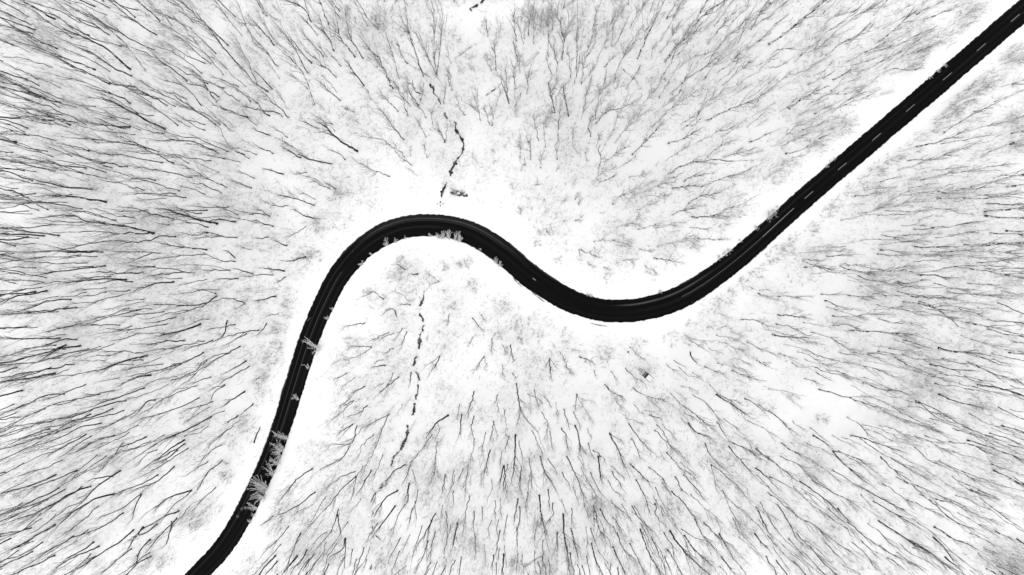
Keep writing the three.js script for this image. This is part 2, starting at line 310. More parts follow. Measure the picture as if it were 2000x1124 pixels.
// ---------------------------------------------------------------- trees: twelve survey sheets of 500 x 375 px, three units per px.
// each stem: [thickness 1..3, foot x, foot y, ..., top x, top y]
const SHEETS = [
[0, 0, [[3,315,112,120,0],[2,580,168,460,120,340,20],[2,740,268,650,185,530,80],[3,760,408,610,280,360,165],[2,895,292,720,200,560,110],[2,790,103,690,20,640,0],[2,932,122,800,0],[2,910,203,740,90,640,0],[2,640,47,550,0],[2,410,18,360,0],[1,1130,135,1050,40,1000,0],[2,1330,265,1145,90,1050,0],[2,1155,262,1040,130,900,60],[2,1152,260,930,130],[1,1120,165,960,90],[2,1375,100,1275,0],[2,1480,240,1390,20],[1,1415,210,1290,60],[2,1415,400,1290,260,1200,130],[1,1260,313,1130,180],[2,1230,375,1060,230],[1,1305,440,1190,300],[1,1440,510,1350,430,1230,310],[1,1395,510,1260,450],[1,1180,430,1020,310,940,280],[2,1215,490,1090,400],[2,1260,597,1170,460],[2,1175,620,1080,510,960,470],[2,1090,472,950,370,830,300],[1,850,418,740,280,680,260],[2,770,447,640,380,480,280],[2,975,620,880,565,700,495],[2,640,493,500,420,310,330],[2,555,408,330,320,160,260],[2,345,632,150,520,0,430],[3,260,575,130,515,0,440],[1,215,465,50,380],[1,225,503,100,440],[2,650,548,480,480,330,440],[1,950,560,810,470],[1,670,690,420,600],[3,965,757,830,690,640,590],[1,820,763,680,700,500,640],[2,1040,737,930,650,840,590],[2,1260,730,1150,650,1020,560],[1,1345,767,1240,660],[1,1110,745,1010,690],[1,1195,730,1080,700],[1,1165,810,1010,790,900,750],[2,1260,885,1100,825,950,820],[2,925,890,800,850,480,810],[2,1015,957,850,870,700,800],[1,785,787,640,775],[2,730,753,480,710],[2,500,730,250,610,60,560],[2,410,733,200,640],[1,395,747,160,660,0,600],[2,160,753,50,705,0,700],[2,325,822,110,780,0,765],[3,95,833,0,820],[1,290,723,60,670],[2,650,985,430,905,340,860],[2,500,985,300,960,120,920],[2,620,1047,440,1010,200,960],[1,950,955,780,920,620,900],[1,1235,940,1060,915,960,890],[1,1125,1040,950,1005,800,980],[1,1280,1015,1150,950],[2,1325,1100,1200,1035,1080,970],[2,1050,1118,880,1070,650,1000],[3,535,1107,380,1095,210,1055],[2,325,1102,120,1060,0,1035],[1,100,1105,0,1090],[2,315,1005,0,930],[2,75,893,0,890],[1,60,730,0,715],[2,1450,688,1310,640],[1,1455,930,1330,840,1280,740],[1,1500,905,1390,870],[2,1470,1103,1350,1050],[1,1485,1045,1390,1000],[1,1500,605,1400,530],[2,1500,495,1460,380,1390,250],[2,420,220,200,70],[2,330,285,130,190,0,100],[3,200,175,0,100],[1,170,308,30,240],[1,1310,930,1200,905]]],
[500, 0, [[2,40,80,0,0],[2,62,97,15,0],[1,100,232,10,80],[2,105,265,0,140],[2,320,130,270,40,160,0],[2,310,110,280,0],[2,358,205,270,100],[2,422,145,370,0],[2,455,300,400,180,370,110],[2,575,333,480,190,460,0],[2,625,343,540,200,520,50],[2,835,462,800,330,730,120],[2,800,520,720,350,690,310],[2,885,680,830,520,740,430],[1,884,676,890,500],[2,630,503,540,380],[2,465,452,330,330],[2,300,430,200,250,130,160],[3,335,612,270,430,150,280],[1,300,520,200,430],[2,490,588,375,490],[1,470,540,400,450],[1,415,335,370,270],[1,395,332,270,190],[2,125,393,30,270,0,240],[1,135,462,70,365],[2,90,522,0,420],[2,185,687,30,530],[2,45,655,0,600],[1,178,640,110,515],[2,180,805,95,745],[2,75,795,0,760],[2,245,885,130,810],[2,260,925,160,870],[2,98,900,0,855],[3,590,885,470,805,405,740],[2,830,655,735,555],[2,865,818,800,740,720,640],[1,840,915,740,820,650,810],[1,910,970,860,930],[1,995,805,945,710],[1,1030,728,1035,640,1065,600],[2,1105,832,1060,745],[1,1105,832,1120,740],[3,975,443,920,280,890,180],[3,1055,445,1040,300,1040,60],[2,1052,440,970,260],[2,1058,440,1075,300,1095,80],[1,1130,505,1130,415],[1,1145,530,1135,430],[1,960,590,980,490],[1,1095,610,1110,500],[2,1315,710,1290,640,1230,610],[2,1315,708,1295,560],[2,1380,735,1385,640],[2,1365,730,1340,640],[1,1400,628,1430,545],[1,1355,215,1345,130],[2,1480,605,1440,490],[2,1478,602,1460,400],[1,1405,410,1395,250],[1,1380,415,1350,350],[2,155,1022,65,990],[1,295,1010,220,1022],[2,440,962,360,940],[2,780,1035,640,980],[1,430,1105,330,1062],[1,465,1108,410,1075],[1,900,920,905,870],[1,1000,925,980,860],[2,875,60,865,0],[1,575,655,520,630],[1,845,330,830,240],[1,455,240,470,150]]],
[1000, 0, [[2,25,240,5,100],[1,65,255,35,130],[2,125,255,125,80],[1,210,330,215,90],[1,235,180,225,0],[3,290,350,300,230,270,100],[2,292,345,305,240,330,130],[2,260,478,260,360,230,280],[1,235,435,195,340],[1,375,405,385,210,385,60],[1,345,455,335,310],[3,405,488,420,380,455,250],[2,410,482,490,390],[2,500,340,550,230,580,130],[1,485,250,490,120],[2,585,270,590,170,630,60],[2,600,265,660,150],[2,690,165,745,60,800,0],[2,735,342,800,190,890,0],[1,820,345,830,270,870,240],[2,865,305,915,250,955,170],[3,905,110,950,30,970,0],[2,910,104,1000,40],[2,940,100,1000,0],[3,1015,182,1090,90,1140,0],[2,1060,155,1150,60,1240,10],[2,1145,260,1220,160,1300,80],[2,1070,330,1180,300],[2,1175,325,1260,220,1330,170],[2,1325,255,1350,170,1400,80],[2,1400,175,1450,80,1499,40],[2,1420,150,1499,100],[2,1375,45,1390,0],[1,680,25,690,0],[1,810,60,835,0],[3,600,465,630,370,690,290],[1,540,390,600,325],[2,670,520,740,410],[2,895,365,960,270,1070,190],[2,870,460,930,360,960,290,1060,200],[1,890,465,1000,380,1070,330],[3,930,548,1030,460,1160,370],[2,1130,460,1200,360,1260,290],[2,1200,430,1300,350,1370,270],[3,1235,500,1310,430,1390,370],[3,1375,295,1490,200],[2,415,660,430,580,460,490],[1,418,656,470,590,570,490],[2,495,630,520,540,600,470],[1,498,625,540,560,640,510],[2,490,725,550,660,650,630],[2,715,660,790,580,860,510],[1,860,575,930,460],[2,590,770,640,640,700,600],[1,540,850,590,770],[2,605,835,660,760,740,680],[1,830,665,940,590],[2,820,745,920,650,1050,550],[3,705,905,800,810,870,730],[2,650,968,720,920],[2,545,950,580,920,660,860],[3,995,760,1080,690,1120,610,1200,560],[2,1050,740,1100,700],[2,1145,705,1280,640,1430,580],[3,915,840,1000,815,1070,775],[2,1200,768,1310,745],[2,1380,745,1460,670],[2,1420,628,1450,570,1499,540],[2,1390,835,1490,790],[2,1240,922,1390,880],[2,1145,920,1200,870,1280,830],[3,1010,1063,1030,1045,1140,1015],[2,920,1020,1000,970,1150,940,1300,940],[2,940,1105,1080,1088],[1,1110,1095,1200,1055,1380,1000],[1,900,942,1010,870],[2,800,1124,860,1085,930,1070],[2,475,1080,500,1040,590,985],[2,510,1070,590,1040],[1,685,1040,790,1020],[2,505,990,520,930,505,870],[2,265,935,255,850],[2,270,825,270,740,280,640],[2,195,865,180,700],[1,155,825,125,690],[2,105,935,105,850,90,820],[1,45,925,45,820],[2,330,680,310,590,300,510],[2,248,660,215,490],[1,355,815,360,740],[1,460,800,445,740,490,660],[1,490,865,520,780],[2,15,630,45,560],[1,85,550,105,400],[1,15,525,5,390],[2,30,360,10,260],[1,45,430,35,310],[1,165,990,175,920],[1,50,1000,75,950],[1,375,890,355,840],[1,260,1005,275,970],[1,435,945,430,880]]],
[1500, 0, [[3,5,260,110,190,330,10],[3,320,180,370,110,500,70],[2,430,160,560,70,680,40],[2,15,325,70,285,190,300],[2,180,330,280,285,370,220],[2,340,325,460,240,600,180],[2,405,265,510,215],[2,460,365,580,300,720,240],[3,575,315,720,280],[3,650,245,720,190,840,80],[3,685,405,760,345,930,290],[2,680,430,720,410,870,408],[2,870,85,960,40],[2,915,115,1100,45],[1,745,85,820,40],[2,510,95,570,65,660,20],[2,240,500,350,440],[2,380,470,500,405],[1,490,380,620,345],[3,125,635,200,580,290,530],[1,300,585,380,530],[1,180,670,300,600],[1,275,668,400,600],[2,380,660,450,600,550,545],[1,450,550,550,510],[1,5,530,90,460,200,420],[1,5,400,110,370],[2,80,860,200,790],[2,55,835,170,740],[3,105,900,210,870,300,810],[1,230,770,380,700],[1,100,945,190,915],[2,5,20,60,0],[2,250,60,330,0],[2,0,105,90,20],[1,150,470,270,380],[2,820,945,950,930],[2,760,1000,900,960,1050,900],[2,870,860,1000,830,1120,780],[2,1030,780,1150,700,1240,650],[2,1200,655,1330,610],[2,1330,600,1499,530],[2,1120,780,1280,740,1420,710],[3,1250,915,1350,870,1499,810],[3,1450,865,1499,855],[2,890,1060,1050,1020,1200,1000],[3,1190,1100,1350,1055,1499,1020],[3,1400,1098,1499,1080],[1,820,1100,950,1085],[1,660,1065,750,1040],[1,1060,905,1240,840],[2,1430,780,1499,775],[1,1370,510,1480,470],[1,560,1115,700,1100],[1,1230,990,1400,960],[1,960,1000,1130,980]]],
[0, 375, [[3,475,100,270,65,0,40],[2,390,63,180,65,20,95],[2,280,105,100,10],[3,620,60,470,35,320,20],[2,1025,12,880,15,780,10],[1,970,38,820,50],[3,345,257,150,230,0,210],[2,260,258,0,245],[3,85,318,0,290],[1,205,307,50,300],[2,600,353,300,350,0,350],[2,615,180,500,175,430,140,280,150],[3,900,245,790,215,560,180],[2,900,249,700,240,400,240],[2,1030,262,930,265,870,290,680,290],[2,650,285,500,310,300,350],[2,1015,160,890,130,770,90],[1,1090,168,1000,160],[3,1270,187,1130,150,960,100],[1,765,150,640,130,560,100],[2,990,190,920,185],[1,1390,135,1320,100,1250,80],[1,1480,135,1390,110],[1,1500,180,1380,155,1270,140],[2,1385,270,1330,265,1210,235],[1,1300,260,1150,270],[3,1210,340,1030,318,970,308],[2,940,360,780,350,670,350],[1,890,355,750,415],[2,510,417,200,415,0,390],[2,545,437,400,445],[3,615,433,430,455,250,480],[2,1375,408,1290,405,1200,360],[2,1345,460,1180,460],[1,1350,460,1240,435,1060,425],[1,1200,365,1050,375,880,400],[2,1080,472,900,485],[1,1140,478,950,445,760,430],[3,740,515,640,510,500,520,400,530],[1,1065,508,930,505],[3,1015,528,900,540,780,580],[1,1210,513,1080,540],[2,1390,510,1290,508],[2,1475,482,1390,455],[2,270,540,200,520,0,515],[2,270,505,100,475,0,465],[2,270,580,100,610,0,640],[2,205,585,0,605],[2,415,632,300,635,140,685],[3,450,678,290,695,0,720],[1,710,605,560,640,510,670],[1,840,630,720,635],[1,840,645,650,680],[2,1260,598,1180,580,1070,595],[3,1265,610,1200,655,1050,665,900,660],[2,1430,655,1360,625],[1,1428,657,1365,690],[2,820,690,650,730,560,760],[2,960,700,720,735],[2,150,790,0,800],[2,700,783,540,778,400,790],[2,980,775,830,800,610,825],[3,1170,775,1080,810,940,840],[2,1328,752,1305,840,1260,870],[1,960,825,820,830],[2,1080,875,950,880,860,895],[2,1195,875,1090,890,950,930],[2,1245,870,1100,920],[2,1405,905,1300,960,1180,1040,1100,1110],[2,1440,830,1330,890],[2,835,947,740,940,560,925],[3,860,960,720,995,600,1040],[3,350,858,170,860,0,855],[2,450,865,380,865,260,900],[3,470,902,350,920,250,980],[2,325,900,200,910,0,970],[2,385,898,200,960,0,1010],[2,350,972,180,1000,0,1020],[1,620,992,440,990],[1,835,988,740,985],[1,940,970,860,1000,750,1035],[2,1190,940,1110,985,990,1020],[2,1210,988,1130,1050,1000,1110],[3,880,1075,800,1085,720,1124],[2,600,1040,480,1065,330,1080],[3,315,1065,180,1090,0,1115],[2,430,1010,200,1050,0,1090],[1,170,965,0,1015],[1,700,1090,600,1110],[1,1060,1010,950,1060],[2,1440,990,1340,1050],[1,1230,1085,1120,1124],[2,1370,388,1328,340],[1,1465,340,1390,320],[1,620,565,440,580],[1,620,590,480,610],[2,20,375,0,378]]],
[500, 375, [[2,80,145,0,90],[2,98,203,0,170],[1,345,45,270,0],[2,340,80,230,40,130,20],[2,345,160,230,115],[2,290,380,170,410],[2,165,465,50,450],[1,170,500,120,530],[2,110,612,0,640],[1,70,265,10,270],[2,180,315,110,290],[1,290,200,190,270],[2,60,772,5,840],[1,130,715,60,730],[1,20,1090,0,1105],[2,745,630,690,590,650,605],[1,895,640,815,580],[1,900,665,850,660],[1,825,745,800,690,745,705],[1,870,455,820,420],[1,1070,525,1000,480],[1,1072,530,1020,540],[2,635,770,530,790],[2,775,825,680,870],[1,675,910,560,905],[1,672,915,600,960,510,990],[1,800,920,750,950],[2,755,1020,690,1025],[1,530,1065,460,1095],[1,880,820,850,900],[1,855,800,820,850],[1,800,1060,780,1124],[1,1130,720,1120,780],[2,1075,965,1030,1050],[1,1073,966,1000,1015],[2,1335,965,1285,1045],[1,1336,966,1350,1030],[1,1270,850,1250,890],[1,1380,860,1380,930],[1,1440,900,1470,950],[1,1440,1020,1450,1080],[1,1315,720,1345,755],[1,1265,740,1330,820],[2,1490,900,1499,980],[2,905,1060,900,1124],[1,740,985,700,1000]]],
[1000, 375, [[2,590,70,630,30,710,0],[1,680,60,715,0],[1,390,75,400,40],[1,370,45,385,10],[2,735,105,825,65],[3,940,138,990,110,1080,98],[2,1055,148,1200,135,1260,100,1320,88],[1,1220,135,1260,150],[2,1035,70,1100,30,1200,10],[1,780,20,910,25],[1,610,210,700,180,735,155],[2,740,220,850,190],[1,850,210,980,180],[2,1045,210,1140,218],[2,480,290,540,280,560,285],[2,595,285,680,310],[2,855,322,950,295,1040,260],[2,1085,272,1220,282],[1,745,335,810,348],[2,395,340,505,380],[1,392,343,405,400],[1,650,405,720,395],[2,830,390,960,408],[1,780,432,840,465],[1,540,440,565,455],[1,440,415,470,435],[1,370,170,400,155],[2,45,130,55,110],[2,1450,580,1499,575],[2,1445,595,1499,620],[2,1340,750,1420,750,1499,790],[2,1140,800,1180,780],[1,1200,810,1250,785],[1,1280,820,1340,840],[1,1040,870,1130,920],[1,1060,860,1150,880],[1,1195,840,1280,860,1350,885],[1,1210,880,1300,910,1380,960],[3,1045,940,1060,980,1080,1005],[3,1130,1028,1230,1065],[3,1290,1050,1430,1100],[1,1230,1020,1290,980,1370,1000],[3,395,970,470,995],[2,220,980,225,1080],[1,220,981,190,1030],[1,221,981,260,1030],[1,280,940,340,1060],[2,480,1050,490,1080],[2,580,1055,610,1100],[1,540,905,580,920],[1,690,910,755,970],[2,665,1035,700,1070,770,1120],[2,950,990,1000,1020],[1,910,1020,970,1060],[1,60,860,30,850],[2,1430,990,1499,1020],[2,1470,1000,1499,1000],[2,0,1065,20,1090],[1,1060,1060,1100,1085],[1,320,920,390,930]]],
[1500, 375, [[2,510,27,600,10,660,0],[2,430,170,540,140,650,95,770,20],[1,530,130,690,95,850,60],[2,790,22,900,5],[2,1095,60,1250,20,1400,15],[2,990,40,1100,40],[2,1285,70,1400,72,1499,75],[3,1270,120,1400,105,1499,98],[3,1275,140,1400,152,1499,152],[2,920,90,1030,105,1140,125],[1,880,165,930,150],[1,785,198,900,195],[3,850,218,920,220],[2,960,213,1080,200,1190,180],[2,735,265,800,292,900,285],[1,1060,255,1230,230],[3,860,322,940,325,1100,320],[3,1190,325,1300,312,1499,298],[3,1105,347,1250,350,1420,355],[2,650,340,720,340,820,360],[2,650,315,720,300,860,290],[2,345,330,430,320],[2,345,378,490,370],[1,240,355,340,345],[1,340,355,450,345],[2,745,375,900,370,1040,375],[1,640,365,720,370],[2,1170,380,1300,390,1450,405],[2,200,395,310,400],[2,205,408,290,440,350,465],[3,425,435,500,465,620,470,740,465],[1,430,430,530,430],[2,1115,445,1250,462,1400,490,1499,505],[2,1375,465,1499,465],[2,875,488,950,487,1060,500],[1,465,492,540,515],[2,530,492,610,520,720,540],[1,470,518,560,535,640,590],[3,760,530,820,540,900,515],[2,740,535,870,570],[2,1045,572,1200,570],[2,1050,585,1170,600,1350,610],[1,1165,535,1310,545],[1,1370,582,1480,605],[2,835,612,1000,622,1100,632],[2,615,602,740,605],[2,460,608,600,620],[1,310,600,440,600],[2,55,615,200,612],[2,335,638,380,660,450,685],[3,790,650,900,660,1000,690],[3,885,645,980,680,1060,740,1110,790],[2,1005,672,1080,668,1160,685],[2,1120,685,1250,720],[2,1230,682,1370,692],[2,1350,650,1499,710],[2,60,723,210,732],[2,375,727,480,732,530,722,650,720],[1,620,690,700,690,770,675],[2,1290,748,1420,765,1499,770],[3,1165,770,1270,785,1400,815],[2,380,783,450,780,520,800],[3,480,813,580,815,700,830,860,840],[3,30,838,130,852,210,855],[2,85,832,150,850,270,890],[2,250,825,330,840,480,930],[2,1130,840,1250,885,1350,900],[2,790,870,930,912],[3,1000,915,1050,930,1250,950],[2,65,950,150,975],[2,175,940,230,950,310,1000,390,1025],[3,415,942,520,960,640,940],[2,645,935,740,955],[3,790,955,880,980,1030,990],[3,445,1002,580,1025,740,1080],[2,280,1030,400,1070,450,1080],[2,280,1060,350,1100],[3,215,1097,260,1105,290,1124],[3,1165,998,1300,1055,1450,1110],[1,890,1010,1000,1050],[2,950,1012,1100,1045,1160,1050],[2,1310,950,1499,990],[1,1320,980,1400,1010],[2,860,1050,960,1080,1050,1110],[3,1415,943,1499,955],[2,745,970,785,990],[1,710,920,860,940],[2,1430,880,1499,885]]],
[0, 749, [[3,130,42,0,75],[2,370,68,250,75,160,120,0,190],[2,495,8,400,50,280,95],[2,580,68,430,95,250,150,0,280],[2,845,28,720,70,560,130],[1,670,45,520,70],[2,740,102,600,130,440,190,220,225],[3,660,148,560,190,440,215,300,290],[2,590,235,480,260,320,330,200,370],[3,455,180,300,220,100,250,0,290],[2,735,192,640,245,560,265],[1,985,5,870,60,700,110],[3,910,97,870,103,810,170],[1,1150,15,1020,60,860,150],[1,1165,85,1030,150,820,210],[2,1315,10,1260,45,1230,100],[2,1314,8,1210,45],[2,1430,50,1370,90,1310,130],[2,1245,108,1180,130,1100,150],[1,1180,130,1110,210],[3,1235,197,1100,270,960,330,850,400],[2,855,315,770,350,690,375],[2,960,303,830,370,700,400],[2,670,307,560,340,450,400],[1,530,310,450,360,380,410],[1,755,287,640,350,500,410],[2,435,245,300,300,170,330],[2,295,292,150,350,0,390],[2,500,300,350,380,200,440],[2,1080,357,990,410,900,460],[2,1100,382,960,470,830,550],[3,1020,487,920,570,800,620],[2,1295,362,1230,400,1170,465],[2,1300,452,1210,530,1150,630],[2,1215,460,1100,530],[2,1260,612,1190,680,1120,750],[3,1120,630,1000,665,900,730],[2,1118,632,1010,720,960,790],[2,925,537,820,590,680,650],[2,825,650,800,700,770,800],[3,828,645,700,740,600,780],[3,670,652,590,665,450,740,350,820],[3,700,515,560,610,480,700],[2,660,545,540,560],[3,530,605,430,640,250,740,100,800],[2,360,452,220,510,100,540],[3,320,540,200,590,0,650],[3,380,622,250,690,100,740,0,770],[2,345,612,200,690,50,750],[2,575,720,450,830,360,890],[3,720,760,620,830,470,890],[2,840,840,750,960],[3,780,860,700,930,600,990,450,1090],[2,770,970,680,1040,610,1100],[2,880,915,820,980,800,1060],[2,1035,790,950,880,880,960],[2,1000,810,990,880,970,940],[3,885,1015,800,1060,740,1124],[3,315,830,200,900,60,980],[2,180,850,0,890],[2,430,895,300,970,180,1050],[2,320,1010,180,1070,60,1124],[2,185,990,60,1050,0,1075],[2,580,955,450,1010,330,1080],[2,100,770,0,810],[2,240,760,130,860,0,900],[2,80,122,0,155],[2,260,150,100,220,0,270],[1,565,420,470,500,380,560],[2,450,510,330,560,180,620],[2,720,345,660,430,600,500],[1,1365,250,1280,320,1220,370],[1,1330,270,1250,330],[2,1390,190,1330,230],[2,1480,120,1425,170],[1,880,340,700,410,580,470],[2,250,930,130,1000,0,1040],[2,60,910,0,940]]],
[500, 749, [[2,570,105,505,140],[2,568,107,440,215],[2,650,135,590,180,550,188],[2,565,240,490,290],[1,564,242,500,310],[2,590,250,555,350,440,360],[2,545,370,510,430,400,490],[2,780,180,660,250],[3,776,182,740,260,700,380],[2,775,5,720,60],[2,635,20,560,55],[2,580,520,510,545,420,610],[3,585,545,500,620,430,710,300,850],[2,584,548,560,680],[2,480,740,430,880,370,940],[2,470,770,500,890],[2,905,480,870,570],[3,875,480,800,520,770,560],[1,910,510,940,585],[2,1000,345,930,440,900,470],[2,1060,340,1050,440,1040,540],[3,1125,190,1060,230,1010,300],[1,1075,265,1050,330],[2,1275,50,1260,120,1240,165],[2,1205,185,1190,300],[1,1190,125,1180,190],[2,1275,195,1260,260,1270,310],[2,1390,225,1385,280,1370,330],[1,1390,228,1415,310],[1,1415,70,1400,110],[2,1370,395,1350,480,1330,530],[1,1320,530,1320,590],[2,1450,485,1430,580],[3,1455,490,1465,640],[1,1280,325,1260,430,1240,490],[1,1240,500,1225,640],[1,1215,500,1180,560],[2,1105,540,1090,650],[1,1160,510,1150,570],[2,1155,630,1155,710],[2,1250,660,1230,750,1220,840],[2,1275,750,1275,840],[2,1320,725,1325,800],[2,1470,775,1450,890],[3,1180,820,1150,950],[2,1110,750,1120,880],[1,1090,715,1085,790],[2,1050,765,1000,860,950,950],[2,1050,870,1010,1020],[3,1005,925,980,1010,950,1060],[3,815,720,770,780,700,870],[3,895,590,885,700],[3,830,630,770,660,700,760],[2,870,710,830,780,800,880],[2,915,735,895,820],[2,930,690,940,790],[1,740,420,690,550],[2,330,500,230,570,160,660],[2,345,640,220,730,130,770],[1,335,710,230,760],[3,520,910,500,980,440,1015],[3,525,915,515,1090],[2,560,975,550,1050],[2,630,965,580,1110],[2,645,1035,630,1090],[2,840,985,800,1080],[1,900,890,870,960],[3,340,1000,280,1080],[3,240,1010,160,1110],[2,120,1045,70,1110],[2,1200,1020,1190,1120],[2,1280,880,1285,1000],[3,1450,1005,1440,1110],[2,1390,1010,1380,1090],[1,1425,970,1420,1020],[2,1060,1050,1030,1120],[1,1480,310,1460,385],[1,1345,290,1320,400],[2,1455,160,1455,190],[1,1460,200,1460,290],[1,1440,400,1430,480],[1,1430,680,1430,760],[1,1400,690,1400,790],[2,190,840,130,910,40,990],[2,260,880,220,960,190,1050],[1,100,780,40,820],[1,410,930,390,1020],[1,880,1075,820,1120]]],
[1000, 749, [[2,25,5,45,130,60,180,150,290],[1,50,160,25,250],[2,90,65,150,90,180,125],[1,190,80,230,130],[1,175,170,205,230,205,290],[1,255,115,265,200],[2,305,155,330,250],[2,380,65,370,150],[1,382,68,385,80,470,110],[1,384,70,390,90,450,190],[3,290,265,320,320,325,380],[3,370,250,390,310,400,400],[2,360,170,395,245],[1,440,270,465,310],[1,445,350,470,430],[2,475,395,550,450],[3,505,430,520,560],[3,545,15,590,55,650,75],[3,710,30,770,70,880,95],[1,600,90,620,120,680,165],[2,780,163,830,168],[3,805,188,870,205],[1,665,205,760,230],[3,685,237,720,290,790,380],[3,570,295,610,370,660,500],[1,572,296,640,340],[2,700,325,750,430],[2,835,275,900,340,1000,420],[1,880,240,950,310],[2,1005,135,1080,190,1180,275],[1,1010,175,1080,210],[1,990,20,1070,40],[2,1060,70,1150,130,1200,200],[3,1035,235,1060,275,1160,320],[3,1200,70,1280,120,1370,180],[2,1205,72,1320,110],[2,1240,210,1300,250,1340,290],[2,1200,230,1250,310],[3,1445,128,1499,165],[3,1270,345,1380,390,1450,440],[3,1270,370,1340,450,1400,520],[2,1130,350,1160,420,1230,490],[3,1165,480,1240,530,1340,620],[1,1168,484,1200,630],[3,905,405,970,480,1070,550],[2,985,465,1080,540],[3,690,475,765,540,800,580],[2,800,495,870,545,900,600],[2,585,520,620,570,640,620],[1,580,490,650,550],[2,560,570,600,630,650,665],[3,725,565,770,650,800,730],[2,460,525,500,610,550,680,650,750],[1,430,575,480,630,500,690],[3,320,430,360,510,410,640],[1,385,430,420,500],[2,295,525,330,590],[2,360,610,380,670],[3,165,430,185,510,240,600],[1,210,445,260,520],[2,115,280,150,350,180,420],[2,220,285,235,370],[3,20,305,15,430,5,540],[2,40,340,60,440],[2,100,440,110,530,110,620],[2,50,525,45,620],[2,90,640,85,750],[3,35,680,15,790],[3,160,660,165,730,190,880],[2,210,625,215,720],[2,240,705,240,770,195,830],[2,285,690,315,745],[3,300,770,305,880,320,1000],[3,345,855,360,930,380,1000],[3,265,875,265,970],[1,350,735,350,820],[3,480,720,480,830],[3,490,750,510,850,570,920],[3,515,740,560,820,600,850],[1,590,785,650,860],[2,640,710,700,800],[3,700,720,760,810,830,870],[2,715,720,780,820],[1,875,585,930,650],[2,840,610,880,700,940,800],[1,865,720,920,790],[2,935,635,1010,710,1070,790],[2,955,550,1010,640],[2,1005,540,1080,620,1110,660],[2,1045,650,1130,730,1200,790],[3,1070,795,1110,880,1180,960],[3,1125,820,1200,900,1300,960],[3,1230,630,1290,700,1370,760],[2,1234,634,1290,760,1340,850],[3,1430,730,1499,780],[3,1440,740,1499,870],[3,1420,880,1460,930,1499,970],[3,925,865,980,950,1070,1050,1150,1110],[3,1010,895,1080,990,1150,1050],[2,990,855,1060,900,1130,920],[3,750,855,790,970,870,1120],[2,765,870,820,1000],[3,615,875,650,970,720,1030],[2,690,940,740,1040,770,1110],[2,910,975,960,1060,1000,1120],[2,895,1020,930,1100],[3,465,940,490,1040,530,1120],[2,460,850,490,940],[2,500,980,560,1060],[3,590,960,630,1050,660,1110],[1,435,840,440,970],[3,320,955,335,1090],[3,340,995,360,1110],[2,30,850,30,960],[2,60,1010,65,1090],[2,180,920,180,1050],[2,150,810,130,920],[3,1215,885,1280,1000],[3,1230,1020,1290,1100],[3,620,1080,620,1120],[2,385,1065,395,1120],[2,410,1070,425,1120],[3,1430,500,1499,550],[2,1435,540,1499,600],[3,1430,385,1499,440]]],
[1500, 749, [[2,0,35,90,45,150,60],[3,300,38,400,65,490,90,650,140],[3,560,0,680,40,780,50],[2,550,72,650,100,790,155],[1,670,62,790,90],[3,1000,65,1070,100,1230,140],[3,1230,10,1370,35,1499,75],[2,820,105,900,130,1000,210],[2,870,105,960,140,1060,200],[3,755,202,860,235,960,265],[2,465,200,540,245,600,320],[2,550,245,640,265,800,330],[3,490,312,560,320,650,360,740,385],[3,540,325,650,400,760,460,900,540],[3,860,312,950,345,1080,415],[2,920,310,1050,355],[2,1065,347,1170,360,1330,420],[3,1170,335,1280,370,1470,440],[2,1140,250,1330,330],[2,1060,205,1170,260],[2,1180,180,1300,240,1499,290],[2,1370,250,1499,290],[2,1300,293,1400,325,1490,360],[3,1410,365,1499,385],[3,5,165,60,200,130,270],[1,145,220,210,270],[2,250,265,330,325],[3,270,310,350,360],[1,380,310,500,370],[3,380,400,440,470,560,570],[3,385,400,520,440,620,510],[3,80,355,150,400,230,440],[2,75,430,190,490,260,560],[2,260,460,340,510,400,560],[3,375,508,440,545,540,610],[3,0,435,80,500,150,560],[2,0,555,60,620],[2,10,550,130,610],[3,190,578,310,660,420,760],[3,150,608,220,680,330,760],[3,260,572,380,640,500,700],[2,220,645,290,710],[3,540,608,650,670,790,740],[1,545,650,600,720],[3,615,692,720,750,860,830],[3,755,555,900,615,1030,670,1150,720],[2,800,570,920,660],[2,665,435,720,500,830,570],[3,815,685,930,730,1020,780],[2,865,375,950,450,1050,500],[2,1040,480,1170,530,1280,570],[3,1185,628,1300,665],[3,1240,672,1320,735,1440,820],[3,1320,510,1410,555,1499,600],[2,1310,475,1400,510,1499,540],[2,55,710,130,830,160,900],[3,115,728,190,790,290,850,350,920],[3,470,815,550,880,620,940],[3,410,735,470,800],[3,305,860,400,930,480,990],[3,650,810,760,880,850,940,1000,1030],[2,585,825,680,900,770,990],[3,975,845,1080,910,1180,950],[3,970,905,1030,960,1090,1040],[3,1040,1020,1100,1070],[3,845,935,930,980,1060,1080],[3,490,935,560,990,620,1070],[2,550,930,640,1010],[3,655,955,740,1010,850,1060],[2,700,1025,800,1090],[3,250,960,320,1050,400,1120],[2,335,935,400,1000,440,1040],[2,160,880,250,970],[2,120,910,200,1000],[3,155,1050,220,1120],[3,50,1040,110,1120],[2,0,785,50,860],[3,0,895,50,950],[2,1110,760,1200,810,1300,870],[3,1330,865,1430,920],[3,1180,880,1280,925],[3,1260,970,1320,990],[3,1460,915,1499,940],[2,980,680,1080,700,1200,760,1280,790],[3,290,1085,330,1120],[3,440,1070,530,1115],[1,1230,625,1300,660],[1,1450,710,1499,730]]],
];
const WIND = V(-0.8, 0, 0.6);                              // snow was blown on from the lower left of the photo
const UP = V(0, 1, 0), LIGHT = 0.8;
const stems = [];
for (const [ox, oy, list] of SHEETS) for (const row of list) {
  const pts = []; for (let i = 1; i < row.length; i += 2) pts.push([ox + row[i] / 2.998, oy + row[i + 1] / 2.998]);
  stems.push({ w: row[0], pts });
}
